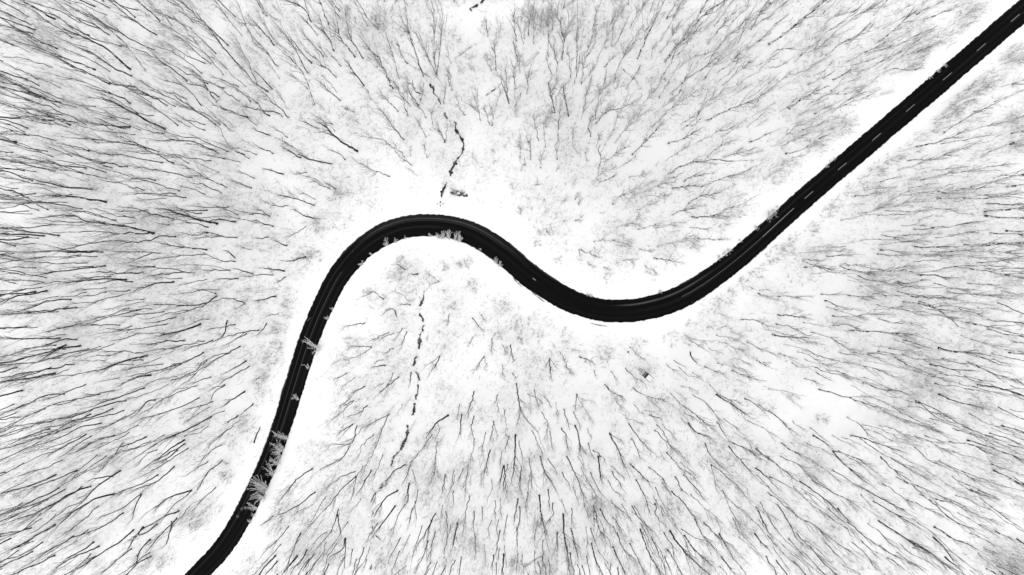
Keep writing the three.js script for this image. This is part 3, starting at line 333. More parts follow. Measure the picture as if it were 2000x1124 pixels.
// gather stems that share a foot into one tree
const trees = [];
for (const s of stems) {
  const host = trees.find((t) => Math.hypot(t.pts[0][0] - s.pts[0][0], t.pts[0][1] - s.pts[0][1]) < 3.2);
  if (host) host.stems.push(s); else trees.push({ pts: s.pts, stems: [s] });
}
for (const t of trees) {
  t.w = Math.max(...t.stems.map((s) => s.w)); t.px = t.pts[0][0]; t.py = t.pts[0][1];
  t.size = Math.max(...t.stems.map((s) => Math.hypot(s.pts[s.pts.length - 1][0] - t.px, s.pts[s.pts.length - 1][1] - t.py))) * (0.6 + 0.25 * t.w);
  t.kind = ['', 'slender_tree', 'bare_tree', 'stout_tree'][t.w];
}
const atEdge = ([x, y]) => x < 3 || x > 1997 || y < 3 || y > 1121;
// the stem's course in metres above the foot: each traced point lifted until it stands over the foot with the least lean
function course(foot, stem) {
  const out = [V(0, 0, 0)], h0 = [0, 9, 13, 15][stem.w]; let prev = 0;
  const n = stem.pts.length - 1;
  for (let k = 1; k <= n; k++) {
    const G = ground0(...stem.pts[k]), lam = 16, k0 = 1 - (h0 * k / n) / H;
    const q = (G.x * foot.x + G.z * foot.z + lam * lam * k0) / (G.x * G.x + G.z * G.z + lam * lam);
    const h = clamp((1 - q) * H, prev + 1.2, 27); prev = h;
    const p = V(G.x * (1 - h / H) - foot.x, h, G.z * (1 - h / H) - foot.z);
    out.push(p);
  }
  const tip = out[n];
  if (atEdge(stem.pts[n]) && tip.y < 17) { const prevP = out[n - 1], d = tip.clone().sub(prevP).normalize(), add = rr(17, 22) - tip.y; out.push(tip.clone().addScaledVector(d, add / Math.max(0.5, d.y))); }
  return out;
}
const tone = (light) => { const v = R() < light ? rr(0.55, 0.85) : rr(0.05, 0.2); return [v, v, v]; };
function spray(twigs, from, dir, len, r, light) {          // one twig, bent upward
  const e = V().copy(from).addScaledVector(dir, len), m = V().copy(from).addScaledVector(dir, len * 0.5);
  m.x += rr(-0.1, 0.1) * len; m.z += rr(-0.1, 0.1) * len; e.y += 0.08 * len;
  twigs.twig(from, m, e, r, tone(light));
}
function buildTree(t, group, bundle) {
  const foot = at(t.px, t.py), r0 = [0, 0.115, 0.165, 0.225][t.w] * rr(0.75, 1.32) * (t.py > 640 && t.px > 600 && t.px < 1700 ? 0.84 : 1);
  const trunk = bundle ? bundle.trunk : null, limbs = bundle ? bundle.limbs : new Gather(), twigs = bundle ? bundle.twigs : new Gather(true);
  const g = bundle ? null : thing(t.kind, t.label, 'tree', foot, group);
  const off = bundle ? foot : V();
  const tm = trunkMats[Math.floor(R() * 3)];
  let tallest = 0;
  t.stems.forEach((stem, si) => {
    const line = course(foot, stem); if (stem.pts[0][0] !== t.px) line[0].set((stem.pts[0][0] - t.px) * M_PER_PX * 0.6, 0, (stem.pts[0][1] - t.py) * M_PER_PX * 0.6);
    line[0].y = -0.25;
    const c = new THREE.CatmullRomCurve3(line, false, 'centripetal'), len = c.getLength(), n = clamp(Math.round(len / 1.1), 5, 22);
    const rs = (si ? 0.75 : 1) * r0 * [0, 0.7, 0.85, 1][stem.w] ** (stem.w === t.w ? 0 : 1);
    const pts = [], rad = [], ph = rr(0, 99), amp = rr(0.1, 0.26) * (stem.w === 3 ? 0.75 : 1);
    for (let i = 0; i <= n; i++) {
      const f = i / n, p = c.getPointAt(f), a = amp * sstep(0, 0.15, f);
      p.x += a * 2 * (noise(ph + f * len / 2.6, 1, 7) - 0.5) + a * 0.9 * (noise(ph + f * len / 1.1, 5, 7) - 0.5); p.z += a * 2 * (noise(ph + f * len / 2.6, 2, 7) - 0.5) + a * 0.9 * (noise(ph + f * len / 1.1, 6, 7) - 0.5);
      pts.push(p.add(off)); rad.push(rs * (1 - 0.52 * f) * (1 + 0.35 * Math.exp(-f * len / 0.5)));
    }
    const top = pts[n]; tallest = Math.max(tallest, top.y);
    if (bundle) trunk.tube(pts, rad, 5, WIND, null, rr(0, 50)); else part(si ? 'stem' : 'trunk', new Gather().tube(pts, rad, 6, WIND, null, rr(0, 50)).build(), tm, g);
    // leader and limbs above, mostly snowed over
    const h = Math.max(top.y - off.y, 7), d = pts[n].clone().sub(pts[n - 2]).normalize(); d.y = Math.max(d.y, 0.7); d.normalize();
    const full = stem.w === 1 ? 0.26 : 0.33, nl = Math.round(clamp(h * 0.4, 3, 9) * (bundle ? 0.7 : 1)) + 1;
    for (let b = 0; b < nl; b++) {
      const lead = b === 0, f = lead ? 1 : rr(0.42, 0.97), i = Math.min(n - 1, Math.floor(f * n)), base = lead ? top.clone() : pts[i].clone().lerp(pts[i + 1], f * n - i);
      const az = rr(0, Math.PI * 2), out = lead ? 0.12 : rr(0.12, 0.42), dir = V(Math.cos(az) * out, 1, Math.sin(az) * out).normalize().addScaledVector(d, 0.35).normalize();
      const L = h * full * rr(0.7, 1.25) * (lead ? 0.9 : 1 - 0.25 * f) + 0.8, lp = [], lr = [], rl = (lead ? rad[n] : Math.min(rad[i] * 0.55, 0.085)) ;
      for (let k = 0; k <= 4; k++) { const q = k / 4; lp.push(base.clone().addScaledVector(dir, L * q).add(V(rr(-0.05, 0.05) * L * q, 0.1 * L * q * q, rr(-0.05, 0.05) * L * q))); lr.push(rl * (1 - 0.75 * q)); }
      limbs.tube(lp, lr, 4, UP, null, rr(0, 40));
      const nt = Math.round((bundle ? 5 : 8) * (0.6 + h / 22));
      for (let k = 0; k < nt; k++) {
        const q = rr(0.15, 1), j = Math.min(3, Math.floor(q * 4)), from = lp[j].clone().lerp(lp[j + 1], q * 4 - j), a2 = rr(0, Math.PI * 2), o2 = rr(0.3, 1.0);
        spray(twigs, from, V(Math.cos(a2) * o2, 1, Math.sin(a2) * o2).normalize().addScaledVector(dir, 0.5).normalize(), rr(0.8, 2.4) * (0.6 + h / 28), rr(0.014, 0.028), LIGHT);
      }
    }
    for (let k = 0; k < (bundle ? 6 : 14); k++) {          // short shoots on the trunk itself
      const f = rr(0.25, 0.98), i = Math.min(n - 1, Math.floor(f * n)), a2 = rr(0, 6.283), o2 = rr(0.5, 1.3);
      spray(twigs, pts[i].clone().lerp(pts[i + 1], f * n - i), V(Math.cos(a2) * o2, 0.9, Math.sin(a2) * o2).normalize(), rr(0.7, 2.2), rr(0.013, 0.024), LIGHT);
    }
  });
  t.tall = tallest;
  if (!bundle) { const cr = part('crown', limbs.build(), limbMat, g); const tw = part('twigs', twigs.build(), twigMat, cr); tw.userData.kind = 'stuff'; }
}

function sideOf(px, py) { const p = ground0(px, py); return roadAt(p.x, p.z); }
function where(px, py) {
  const { side } = sideOf(px, py);
  if (side < 0) return px < 560 ? 'left of the road' : px < 1250 ? 'above the bend' : 'above the straight road';
  return px < 1150 ? 'below the road' : px < 1560 ? 'below the bend' : 'right of the road';
}
const ONES = ['zero', 'one', 'two', 'three', 'four', 'five', 'six', 'seven', 'eight', 'nine', 'ten', 'eleven', 'twelve', 'thirteen', 'fourteen', 'fifteen', 'sixteen', 'seventeen', 'eighteen', 'nineteen'], TENS = ['', '', 'twenty', 'thirty', 'forty', 'fifty', 'sixty', 'seventy', 'eighty', 'ninety'];
const word = (n) => (n < 20 ? ONES[n] : n > 99 ? 'hundred' : TENS[Math.floor(n / 10)] + (n % 10 ? '-' + ONES[n % 10] : ''));
const taken = new Set();
function placed(look, px, py) {                            // where its foot stands, in hundredths of the photo
  const fx = px / 20, fy = py / 11.24; let best = null;
  for (const dx of [0, 1, -1]) for (const dy of [0, 1, -1]) {
    const l = `${look}, foot ${word(clamp(Math.round(fx) + dx, 0, 100))} percent across, ${word(clamp(Math.round(fy) + dy, 0, 100))} percent down`;
    if (!taken.has(l)) { const e = Math.abs(Math.round(fx) + dx - fx) + Math.abs(Math.round(fy) + dy - fy); if (!best || e < best.e) best = { e, l }; }
  }
  taken.add(best.l); return best.l;
}
function labelFor(t) {
  const n = t.stems.length, w = t.w, crooked = t.stems[0].pts.length > 3;
  const look = (w === 3 ? 'stout' : w === 2 ? 'tall' : 'thin') + (n > 2 ? ' many-stemmed' : n === 2 ? ' forked' : crooked ? ' crooked' : '');
  return placed(`${look} bare tree ${where(t.px, t.py)}`, t.px, t.py);
}
{
  const keep = { stout_tree: 300, bare_tree: 300, slender_tree: 300 }, rest = [];
  for (const kind of Object.keys(keep)) {
    const all = trees.filter((t) => t.kind === kind).sort((a, b) => b.size - a.size);
    console.log(kind, all.length);
    all.slice(0, keep[kind]).forEach((t) => { t.label = labelFor(t); buildTree(t, { stout_tree: 'stout bare trees of the snowy forest', bare_tree: 'bare trees of the snowy forest', slender_tree: 'slender young trees of the snowy forest' }[kind]); });
    rest.push(...all.slice(keep[kind]));
  }
  const bundle = { trunk: new Gather(), limbs: new Gather(), twigs: new Gather(true) };
  // slim trees that fill the forest between the surveyed ones, thicker towards the outside
  let tries = 0, added = 0;
  while (added < 680 && tries++ < 9000) {
    const px = rr(-40, 2040), py = rr(-40, 1164), p = ground0(px, py), out = Math.hypot(px - 1005, py - 500);
    if (R() > 0.2 + 0.8 * sstep(250, 800, out) || roadAt(p.x, p.z).d < 9 || trees.some((t) => Math.hypot(t.px - px, t.py - py) < 8)) continue;
    if ([[1575, 805, 70, 60], [1495, 735, 50, 35], [930, 25, 30, 28], [1220, 310, 80, 50]].some(([x, y, a, b]) => ((px - x) / a) ** 2 + ((py - y) / b) ** 2 < 1)) continue;
    const h = rr(9, 19), k = H / (H - h), lean = rr(-0.06, 0.06) * out * (k - 1) * 3, ux = (px - 1005) / (out + 1), uy = (py - 500) / (out + 1);
    const tx = 1005 + ux * out * k - uy * lean, ty = 500 + uy * out * k + ux * lean, mx = (px + tx) / 2 + rr(-5, 5), my = (py + ty) / 2 + rr(-5, 5);
    const t = { px, py, w: R() < 0.3 ? 2 : 1, pts: [[px, py], [mx, my], [tx, ty]], size: 0 }; t.stems = [{ w: t.w, pts: t.pts }];
    trees.push(t); rest.push(t); added++;
  }
  console.log('extra', added);
  rest.forEach((t) => buildTree(t, null, bundle));
  const g = new THREE.Group(); g.name = 'forest_trees'; g.userData = { kind: 'stuff', label: 'mass of smaller bare trees between the tall ones', category: 'trees' }; scene.add(g);
  part('trunks', bundle.trunk.build(), trunkMats[1], g); part('limbs', bundle.limbs.build(), limbMat, g); part('twigs', bundle.twigs.build(), twigMat, g);
}

// ---------------------------------------------------------------- snow-laden shrubs standing out against the asphalt
// foot x, foot y, height m, spread m, stems, what sets it apart
const ROADSIDE = [ // foot x, y, top x, y, height, spread, stems
  [624, 682, 601, 670, 7, 2.3, 22, 'large plume-shaped frosted shrub overhanging the left stretch of road'],
  [604, 720, 589, 714, 3.5, 0.8, 7, 'small frosted shrub just below the plume-shaped shrub on the roadside'],
  [584, 782, 570, 772, 4, 0.7, 7, 'lone frosted shrub with splayed stems by the lower left road'],
  [564, 859, 528, 842, 7.5, 0.7, 9, 'long white frosted branches reaching right across the lower left road'],
  [554, 878, 527, 871, 6, 1.5, 20, 'bushy frosted shrub under the long white branches over the road'],
  [547, 890, 535, 891, 4, 1.1, 12, 'frosted shrub between the bushy shrub and the clump of spiky ones'],
  [546, 908, 527, 899, 5, 1.3, 14, 'spiky frosted shrub at the upper end of the roadside clump'],
  [534, 926, 517, 913, 5, 1.4, 18, 'spiky frosted shrub in the middle of the roadside clump'],
  [521, 956, 490, 944, 7, 2.1, 30, 'broad fan-shaped frosted shrub covering the lower left road'],
  [515, 972, 490, 973, 5.5, 1.5, 20, 'frosted shrub at the foot of the broad fan-shaped one'],
  [503, 995, 478, 987, 5, 0.9, 10, 'low arching frosted shrub at the bottom of the roadside clump'],
  [497, 1010, 491, 1007, 2, 0.6, 8, 'small frosted tuft at the road edge below the arching shrub'],
  [489, 1022, 484, 1019, 1.8, 0.6, 8, 'lowest small frosted tuft at the lower left road edge'],
  [642, 624, 634, 620, 2.4, 0.6, 8, 'small frosted tuft on the right edge of the left road'],
  [650, 605, 645, 602, 1.6, 0.5, 6, 'tiny frosted tuft above the small tuft on the left road'],
  [705, 517, 702, 508, 2.4, 0.9, 10, 'frosted tuft at the inner left shoulder of the top bend'],
  [725, 499, 721, 493, 2.2, 0.3, 4, 'thin frosted sprig left of the antler-shaped shrub on the bend'],
  [757, 481, 752, 467, 4.5, 0.9, 9, 'antler-shaped frosted shrub on the inside of the top bend'],
  [772, 474, 770, 468, 1.6, 0.7, 9, 'low frosted tuft right of the antler-shaped shrub'],
  [790, 467, 792, 460, 2.2, 0.4, 7, 'pair of frosted sprigs at the crown of the bend'],
  [841, 462, 840, 457, 2, 0.5, 8, 'leftmost frosted tuft of the row on the bend apex'],
  [856, 466, 856, 456, 3, 0.8, 14, 'dense frosted shrub second from left on the bend apex'],
  [866, 467, 866, 452, 4.5, 0.9, 16, 'tall dense frosted shrub in the middle of the bend apex row'],
  [876, 468, 878, 448, 6, 0.8, 14, 'tallest frosted shrub of the row on the bend apex'],
  [888, 470, 889, 455, 4.5, 0.8, 14, 'frosted shrub right of the tallest one on the bend apex'],
  [897, 473, 898, 453, 6, 0.7, 12, 'rightmost tall frosted shrub of the bend apex row'],
  [938, 489, 938, 485, 1.2, 0.4, 6, 'tiny lone frosted tuft on the descending part of the bend'],
  [969, 515, 968, 504, 3, 0.8, 12, 'frosted shrub on the inner edge where the bend descends'],
  [977, 521, 979, 511, 3, 0.8, 10, 'frosted shrub right beside the one where the bend descends'],
  [1147, 574, 1150, 580, 2, 0.5, 8, 'left frosted tuft hanging over the lower bend'],
  [1153, 576, 1156, 581, 2, 0.5, 8, 'right frosted tuft hanging over the lower bend'],
  [1290, 567, 1292, 573, 2.4, 0.5, 9, 'frosted sprig at the upper edge of the rising lower bend'],
  [1404, 500, 1410, 505, 2.6, 0.7, 10, 'lower left frosted shrub of the group on the rising road'],
  [1413, 492, 1420, 499, 2.6, 0.7, 11, 'middle frosted shrub of the group on the rising road'],
  [1421, 486, 1428, 493, 2.6, 0.7, 11, 'upper right frosted shrub of the group on the rising road'],
  [1444, 467, 1450, 471, 1.8, 0.5, 6, 'small frosted twig between the two roadside groups'],
  [1476, 440, 1480, 452, 4, 0.4, 9, 'narrow frosted shrub like a drop beside the rising road'],
  [1502, 413, 1505, 432, 5.5, 0.7, 16, 'large frosted shrub drooping over the road at the start of the straight'],
  [1511, 408, 1515, 424, 4.5, 0.7, 13, 'frosted shrub right of the large drooping one'],
  [1519, 403, 1523, 411, 3, 0.6, 8, 'dark-tipped frosted tuft at the right end of the drooping shrubs'],
  [1614, 321, 1619, 326, 2.2, 0.4, 5, 'left one of three frosted sprigs on the straight road edge'],
  [1621, 314, 1627, 319, 2.2, 0.4, 5, 'middle one of three frosted sprigs on the straight road edge'],
  [1628, 308, 1635, 313, 2.2, 0.4, 6, 'right one of three frosted sprigs on the straight road edge'],
  [1816, 149, 1821, 151, 1.8, 0.6, 7, 'lower frosted tuft on the far straight road edge'],
  [1832, 136, 1837, 138, 1.8, 0.6, 7, 'middle frosted tuft on the far straight road edge'],
  [1845, 125, 1850, 127, 1.8, 0.6, 7, 'upper frosted tuft on the far straight road edge'],
];
function shrubGeo(stemsG, twigs, h, spread, ns, r, light, dense, lean = V(), root = 0.15) {
  for (let s = 0; s < ns; s++) {
    const a = rr(0, 6.283), o = Math.sqrt(R()) * spread, hh = h * rr(0.55, 1) * (1 - 0.25 * (o / (spread + 0.01)) ** 2), e = V(Math.cos(a) * o, hh, Math.sin(a) * o), b = V(Math.cos(a) * o * root + rr(-1, 1) * (0.1 + (root > 0.2 ? spread * 0.25 : 0)), -0.2, Math.sin(a) * o * root + rr(-1, 1) * (0.1 + (root > 0.2 ? spread * 0.25 : 0)));
    const pts = [], rad = [];
    for (let k = 0; k <= 4; k++) { const q = k / 4; const p = b.clone().lerp(e, q); p.x += rr(-0.04, 0.04) * h * q - Math.cos(a) * o * 0.2 * Math.sin(q * 3.1); p.z += rr(-0.04, 0.04) * h * q - Math.sin(a) * o * 0.2 * Math.sin(q * 3.1); p.addScaledVector(lean, (hh / h) * q ** 1.25); pts.push(p); rad.push(r * (1 - 0.6 * q)); }
    const v = R() < light ? rr(0.65, 0.87) : rr(0.03, 0.15);
    stemsG.tube(pts, rad, 4, UP, [v, v, v]);
    for (let k = 0; k < dense; k++) {
      const q = rr(0.3, 1), j = Math.min(3, Math.floor(q * 4)), from = pts[j].clone().lerp(pts[j + 1], q * 4 - j), a2 = rr(0, 6.283), o2 = rr(0.5, 1.1);
      spray(twigs, from, V(Math.cos(a2) * o2, rr(0.5, 1), Math.sin(a2) * o2).normalize(), rr(0.35, 0.9) * (0.35 + h / 8), r * rr(0.45, 0.7), light);
    }
  }
}
for (const [x, y, tx, ty, h, sp, ns, label] of ROADSIDE) {
  const foot = at(x, y), g = thing('frosted_shrub', label, 'shrub', foot, 'snow-laden shrubs along the road');
  const a = new Gather(true), b = new Gather(true), T = ground0(tx, ty), lean = V(T.x * (1 - h / H) - foot.x, 0, T.z * (1 - h / H) - foot.z);
  shrubGeo(a, b, h, sp * (x < 600 ? 1.4 : 1.15), Math.max(4, Math.round(ns * (x < 600 ? 0.95 : 0.75))), 0.05 + h * 0.002, 0.99, 8, lean);
  part('stems', a.build(), twigMat, g); part('twigs', b.build(), twigMat, g).userData.kind = 'stuff';
}
// dark thickets at the forest's edge: x, y, height, spread, stems, share of snow
const THICKETS = [[1050, 45, 5, 2.6, 26, 0.3], [1072, 38, 5, 2.2, 22, 0.3], [1030, 30, 4, 2.2, 18, 0.4], [1015, 120, 3, 1.5, 8, 0.4], [752, 45, 5, 2.6, 20, 0.4], [728, 50, 4, 2, 14, 0.4], [780, 58, 4, 2.4, 14, 0.5], [672, 26, 4, 2, 16, 0.4], [695, 52, 4, 2, 12, 0.5], [885, 75, 4, 2.4, 12, 0.55], [905, 120, 4, 3, 14, 0.6], [950, 60, 3.5, 1.8, 10, 0.45], [960, 115, 4, 1.6, 10, 0.45], [1215, 30, 3.5, 1.8, 12, 0.45], [1180, 60, 3, 1.5, 8, 0.5],
  [1898, 10, 5, 2.6, 16, 0.4], [1880, 35, 5, 2.4, 16, 0.4], [1865, 52, 4, 2.2, 14, 0.4], [1830, 78, 5, 2.8, 18, 0.35], [1800, 98, 4, 2, 12, 0.4], [1785, 118, 4, 2.4, 14, 0.4], [1655, 240, 4, 2, 12, 0.45], [1638, 252, 5, 2.4, 16, 0.4], [1590, 290, 4, 2, 12, 0.45], [1512, 345, 4, 2.2, 14, 0.45], [1530, 330, 3, 1.8, 10, 0.5], [1670, 185, 4, 1.8, 10, 0.45],
  [1985, 108, 5, 2.6, 20, 0.35], [1968, 122, 5, 2.4, 18, 0.35], [1925, 160, 5, 2.2, 18, 0.3], [1912, 172, 4, 2, 14, 0.4], [1890, 188, 5, 2.6, 20, 0.3], [1872, 204, 5, 2.4, 18, 0.35], [1858, 218, 4, 2.2, 14, 0.4], [1838, 236, 4, 2, 14, 0.4], [1815, 258, 3.5, 2, 10, 0.5], [1790, 280, 3.5, 2.2, 12, 0.5], [1765, 296, 3.5, 2, 10, 0.5], [1738, 312, 4, 2, 14, 0.4], [1712, 332, 4, 2, 14, 0.35], [1690, 352, 3, 2, 10, 0.5], [1660, 372, 3, 1.8, 8, 0.5], [1630, 400, 3, 1.6, 10, 0.45], [1612, 420, 3, 1.8, 10, 0.5], [1582, 448, 3, 1.8, 12, 0.45], [1550, 464, 2.5, 1.4, 8, 0.5], [1535, 490, 3.5, 2, 16, 0.35], [1508, 500, 3.5, 2.2, 14, 0.35], [1478, 530, 3, 2, 12, 0.45], [1455, 556, 3, 2.2, 14, 0.4], [1420, 580, 3, 2, 12, 0.45], [1398, 594, 2.5, 1.8, 10, 0.5], [1352, 632, 2, 1.4, 6, 0.6],
  [1360, 480, 3, 1.6, 10, 0.45], [1440, 415, 3, 1.8, 10, 0.5], [1412, 438, 2.6, 1.6, 8, 0.5], [1352, 475, 3, 1.5, 8, 0.45], [1270, 535, 2.5, 1.8, 8, 0.5], [1182, 540, 2.4, 2, 8, 0.55], [1090, 508, 2, 1, 6, 0.5], [1072, 455, 2, 1, 7, 0.35], [1050, 478, 2, 1, 6, 0.5],
  [1245, 672, 2.5, 2, 10, 0.5], [1175, 690, 2.6, 2, 12, 0.45], [1182, 705, 2.4, 1.4, 8, 0.45], [1310, 660, 2.4, 2, 10, 0.5], [1340, 664, 2.2, 1.6, 8, 0.5], [1105, 655, 2.4, 2, 10, 0.55], [1050, 655, 2.2, 1.4, 7, 0.4], [1020, 660, 2.2, 1.4, 8, 0.45], [1006, 632, 2.6, 2, 12, 0.45], [985, 600, 2.4, 1.5, 8, 0.5], [975, 650, 2.4, 1.6, 10, 0.4], [920, 560, 3, 1.8, 12, 0.45], [915, 512, 2.6, 1.6, 10, 0.5], [870, 520, 2.6, 1.2, 8, 0.45], [785, 515, 2.8, 1.8, 12, 0.45], [788, 535, 2.6, 1.6, 10, 0.45], [765, 540, 2.6, 1.2, 6, 0.5], [690, 675, 3, 1.8, 10, 0.5], [712, 580, 2.4, 1.8, 8, 0.6],
  [655, 384, 3, 2, 14, 0.5], [668, 375, 3, 1.8, 10, 0.5], [612, 440, 3.4, 2.2, 14, 0.55], [600, 502, 3, 1.8, 10, 0.5], [618, 495, 3, 2, 12, 0.5], [628, 440, 3, 2, 10, 0.6], [548, 640, 3.4, 1.8, 14, 0.4], [560, 608, 3.2, 1.8, 12, 0.45], [565, 575, 3, 1.8, 8, 0.5], [545, 675, 3.2, 1.6, 12, 0.4], [530, 700, 3, 1.8, 12, 0.4], [520, 725, 3, 1.8, 10, 0.45], [510, 755, 3, 2, 10, 0.5], [480, 825, 3.4, 2.4, 14, 0.4], [450, 860, 3, 1.8, 10, 0.5], [440, 912, 3.6, 2, 12, 0.45], [445, 928, 3.4, 1.8, 12, 0.4], [420, 985, 3.6, 2.4, 14, 0.45], [395, 1010, 3.6, 2.4, 16, 0.4], [370, 1015, 3.6, 2.4, 14, 0.45], [330, 1090, 3.6, 2.2, 14, 0.4], [300, 1105, 4, 2.4, 14, 0.4],
  [1010, 1100, 4, 2.2, 22, 0.3], [1060, 1112, 4.5, 2.6, 26, 0.3], [1085, 1122, 4, 2, 14, 0.35], [1150, 992, 3.2, 1.8, 14, 0.4], [1165, 978, 3, 1.6, 10, 0.45], [1320, 985, 3.4, 2.2, 16, 0.4], [1450, 1030, 3.6, 2.4, 18, 0.4], [1380, 1108, 4, 2.2, 16, 0.35], [845, 930, 3.2, 2, 14, 0.45], [835, 970, 3.2, 1.8, 12, 0.45], [740, 1102, 3.4, 1.6, 12, 0.4], [555, 985, 3.6, 2, 14, 0.45], [540, 1020, 3.6, 2.4, 16, 0.4], [920, 1060, 3.6, 2, 14, 0.45], [870, 1110, 3.4, 2, 12, 0.5], [1605, 817, 2.6, 1.4, 10, 0.4], [1045, 890, 2.6, 2, 10, 0.55], [1960, 1105, 5, 3, 26, 0.3], [1990, 1085, 5, 3, 26, 0.3], [1985, 1118, 5, 3, 24, 0.3], [1940, 1075, 4.6, 2.6, 16, 0.4], [1910, 780, 4, 2.4, 12, 0.45], [1850, 590, 4, 2.2, 12, 0.5], [1880, 460, 4, 2.4, 12, 0.45], [1985, 280, 4, 2.4, 14, 0.45], [1970, 240, 4, 2.4, 14, 0.45], [120, 85, 5, 3, 16, 0.35], [80, 70, 5, 3, 14, 0.4], [10, 165, 5, 2.6, 20, 0.3], [285, 20, 4, 2, 10, 0.45]];
for (const [x, y, h, sp, ns, light] of THICKETS) {
  const label = placed(`${light < 0.4 ? 'dark' : 'greyish'} tangled thicket ${where(x, y)}`, x, y);
  const g = thing('thicket', label, 'thicket', at(x, y), 'dark thickets in the snow');
  const a = new Gather(true), b = new Gather(true);
  shrubGeo(a, b, h, sp * 1.35, Math.round(ns * 1.8), 0.022, light + 0.05, 18, V(), 0.8);
  part('stems', a.build(), twigMat, g); part('twigs', b.build(), twigMat, g).userData.kind = 'stuff';
}

// ---------------------------------------------------------------- uncountable frosted brush between the trees
{
  const variants = [];
  for (let v = 0; v < 8; v++) {                            // a patch of thin rimed whips, leaning every way
    const a = new Gather(true);
    for (let k = 0; k < 34; k++) { const x = rr(-2.6, 2.6) + rr(-1.2, 1.2), z = rr(-2.6, 2.6) + rr(-1.2, 1.2), an = rr(0, 6.283), o = rr(0.15, 0.9); spray(a, V(x, -0.1, z), V(Math.cos(an) * o, 1, Math.sin(an) * o).normalize(), rr(0.6, 2.4), rr(0.018, 0.034), 0.84); }
    variants.push(a.build());
  }
  const young = [];
  for (let v = 0; v < 8; v++) {                            // frosted saplings and leaning tops
    const a = new Gather(true), h = rr(8, 14), pts = [], rad = [], lean = V(rr(-1, 1), h, rr(-1, 1));
    for (let k = 0; k <= 6; k++) { const q = k / 6; pts.push(V(lean.x * q + rr(-0.12, 0.12), -0.2 + h * q, lean.z * q + rr(-0.12, 0.12))); rad.push(0.05 * (1 - 0.7 * q)); }
    const c = rr(0.4, 0.8); a.tube(pts, rad, 4, UP, [c, c, c]);
    for (let k = 0; k < 70; k++) { const q = rr(0.25, 1), j = Math.min(5, Math.floor(q * 6)), an = rr(0, 6.283), o = rr(0.3, 0.9); spray(a, pts[j].clone().lerp(pts[j + 1], q * 6 - j), V(Math.cos(an) * o, 1, Math.sin(an) * o).normalize(), rr(0.8, 2.8), rr(0.010, 0.02), 0.88); }
    young.push(a.build());
  }
  const clear = [[1575, 805, 60, 55], [1495, 735, 45, 28], [1215, 640, 70, 22], [930, 25, 28, 26], [1220, 310, 70, 40], [1150, 850, 30, 25], [1415, 805, 30, 40], [1330, 690, 45, 30], [640, 175, 40, 25], [1640, 850, 40, 40]];
  const spots = (count, dens, seed) => {
    const out = variantsOf(), q = rng(seed); let guard = 0;
    let made = 0;
    while (made < count && guard++ < count * 12) {
      const px = -120 + q() * 2240, py = -100 + q() * 1330, p = ground0(px, py), rd = roadAt(p.x, p.z).d;
      const edge = 3.4 + 2.8 * noise(p.x / 7, p.z / 7, 140);
      if (rd < edge) continue;
      let k = sstep(0.3, 0.7, fbm(p.x / 8, p.z / 8, 150)) * 0.72 + 0.28;
      k *= 0.7 + 0.3 * sstep(10, 75, Math.hypot(p.x, p.z)); // thinner near the middle of the valley
      for (const [cx, cy, rx, ry] of clear) { const e = ((px - cx) / rx) ** 2 + ((py - cy) / ry) ** 2; if (e < 1.6) k *= sstep(0.6, 1.6, e) * 0.8; }
      if (q() > k * dens) continue;
      p.y = surface(p.x, p.z);
      out[Math.floor(q() * 8)].push(new THREE.Matrix4().compose(p, new THREE.Quaternion().setFromAxisAngle(UP, q() * 6.283), V(1, 1, 1).multiplyScalar(0.7 + 0.7 * q()))); made++;
    }
    return out;
  };
  function variantsOf() { return Array.from({ length: 8 }, () => []); }
  const fill = (name, label, category, geos, lists) => {
    const g = new THREE.Group(); g.name = name; g.userData = { kind: 'stuff', label, category }; scene.add(g);
    geos.forEach((geo, v) => { const im = new THREE.InstancedMesh(geo, twigMat, lists[v].length); lists[v].forEach((m, i) => im.setMatrixAt(i, m)); im.name = 'twig_clump'; im.castShadow = im.receiveShadow = true; g.add(im); });
  };
  fill('undergrowth', 'pale frosted undergrowth twigs all over the forest floor', 'undergrowth', variants, spots(4000, 1, 77));
  fill('frosted_saplings', 'pale frosted saplings filling the gaps between the dark trunks', 'saplings', young, spots(600, 1, 78));
}

// ---------------------------------------------------------------- logs, stump, boulders, culvert, raised hide
const LOGS = [[1217, 135, 1248, 163, 0.1, 0, 'thin dark fallen trunk lying across the slope above the bend'], [1025, 130, 1051, 101, 0.28, 1, 'thick snow-speckled fallen log in the upper middle forest'], [950, 187, 980, 163, 0.17, 0, 'dark curved fallen log right of the upper stream'], [790, 120, 842, 151, 0.12, 0, 'dark fallen stem lying towards the head of the upper stream'], [1023, 1109, 1058, 1086, 0.2, 2, 'snow-covered fallen log at the bottom edge beside dark thickets'], [1101, 14, 1124, -1, 0.2, 2, 'snow-covered fallen log at the top edge in a dark thicket'], [888, 114, 922, 90, 0.16, 2, 'long snow-covered fallen log upper middle, left of a leaning tree'], [495, 866, 508, 834, 0.22, 3, 'dark half-buried log lying along the lower left road'], [672, 212, 690, 220, 0.1, 0, 'pair-like short fallen branch in the snow left of the upper stream']];
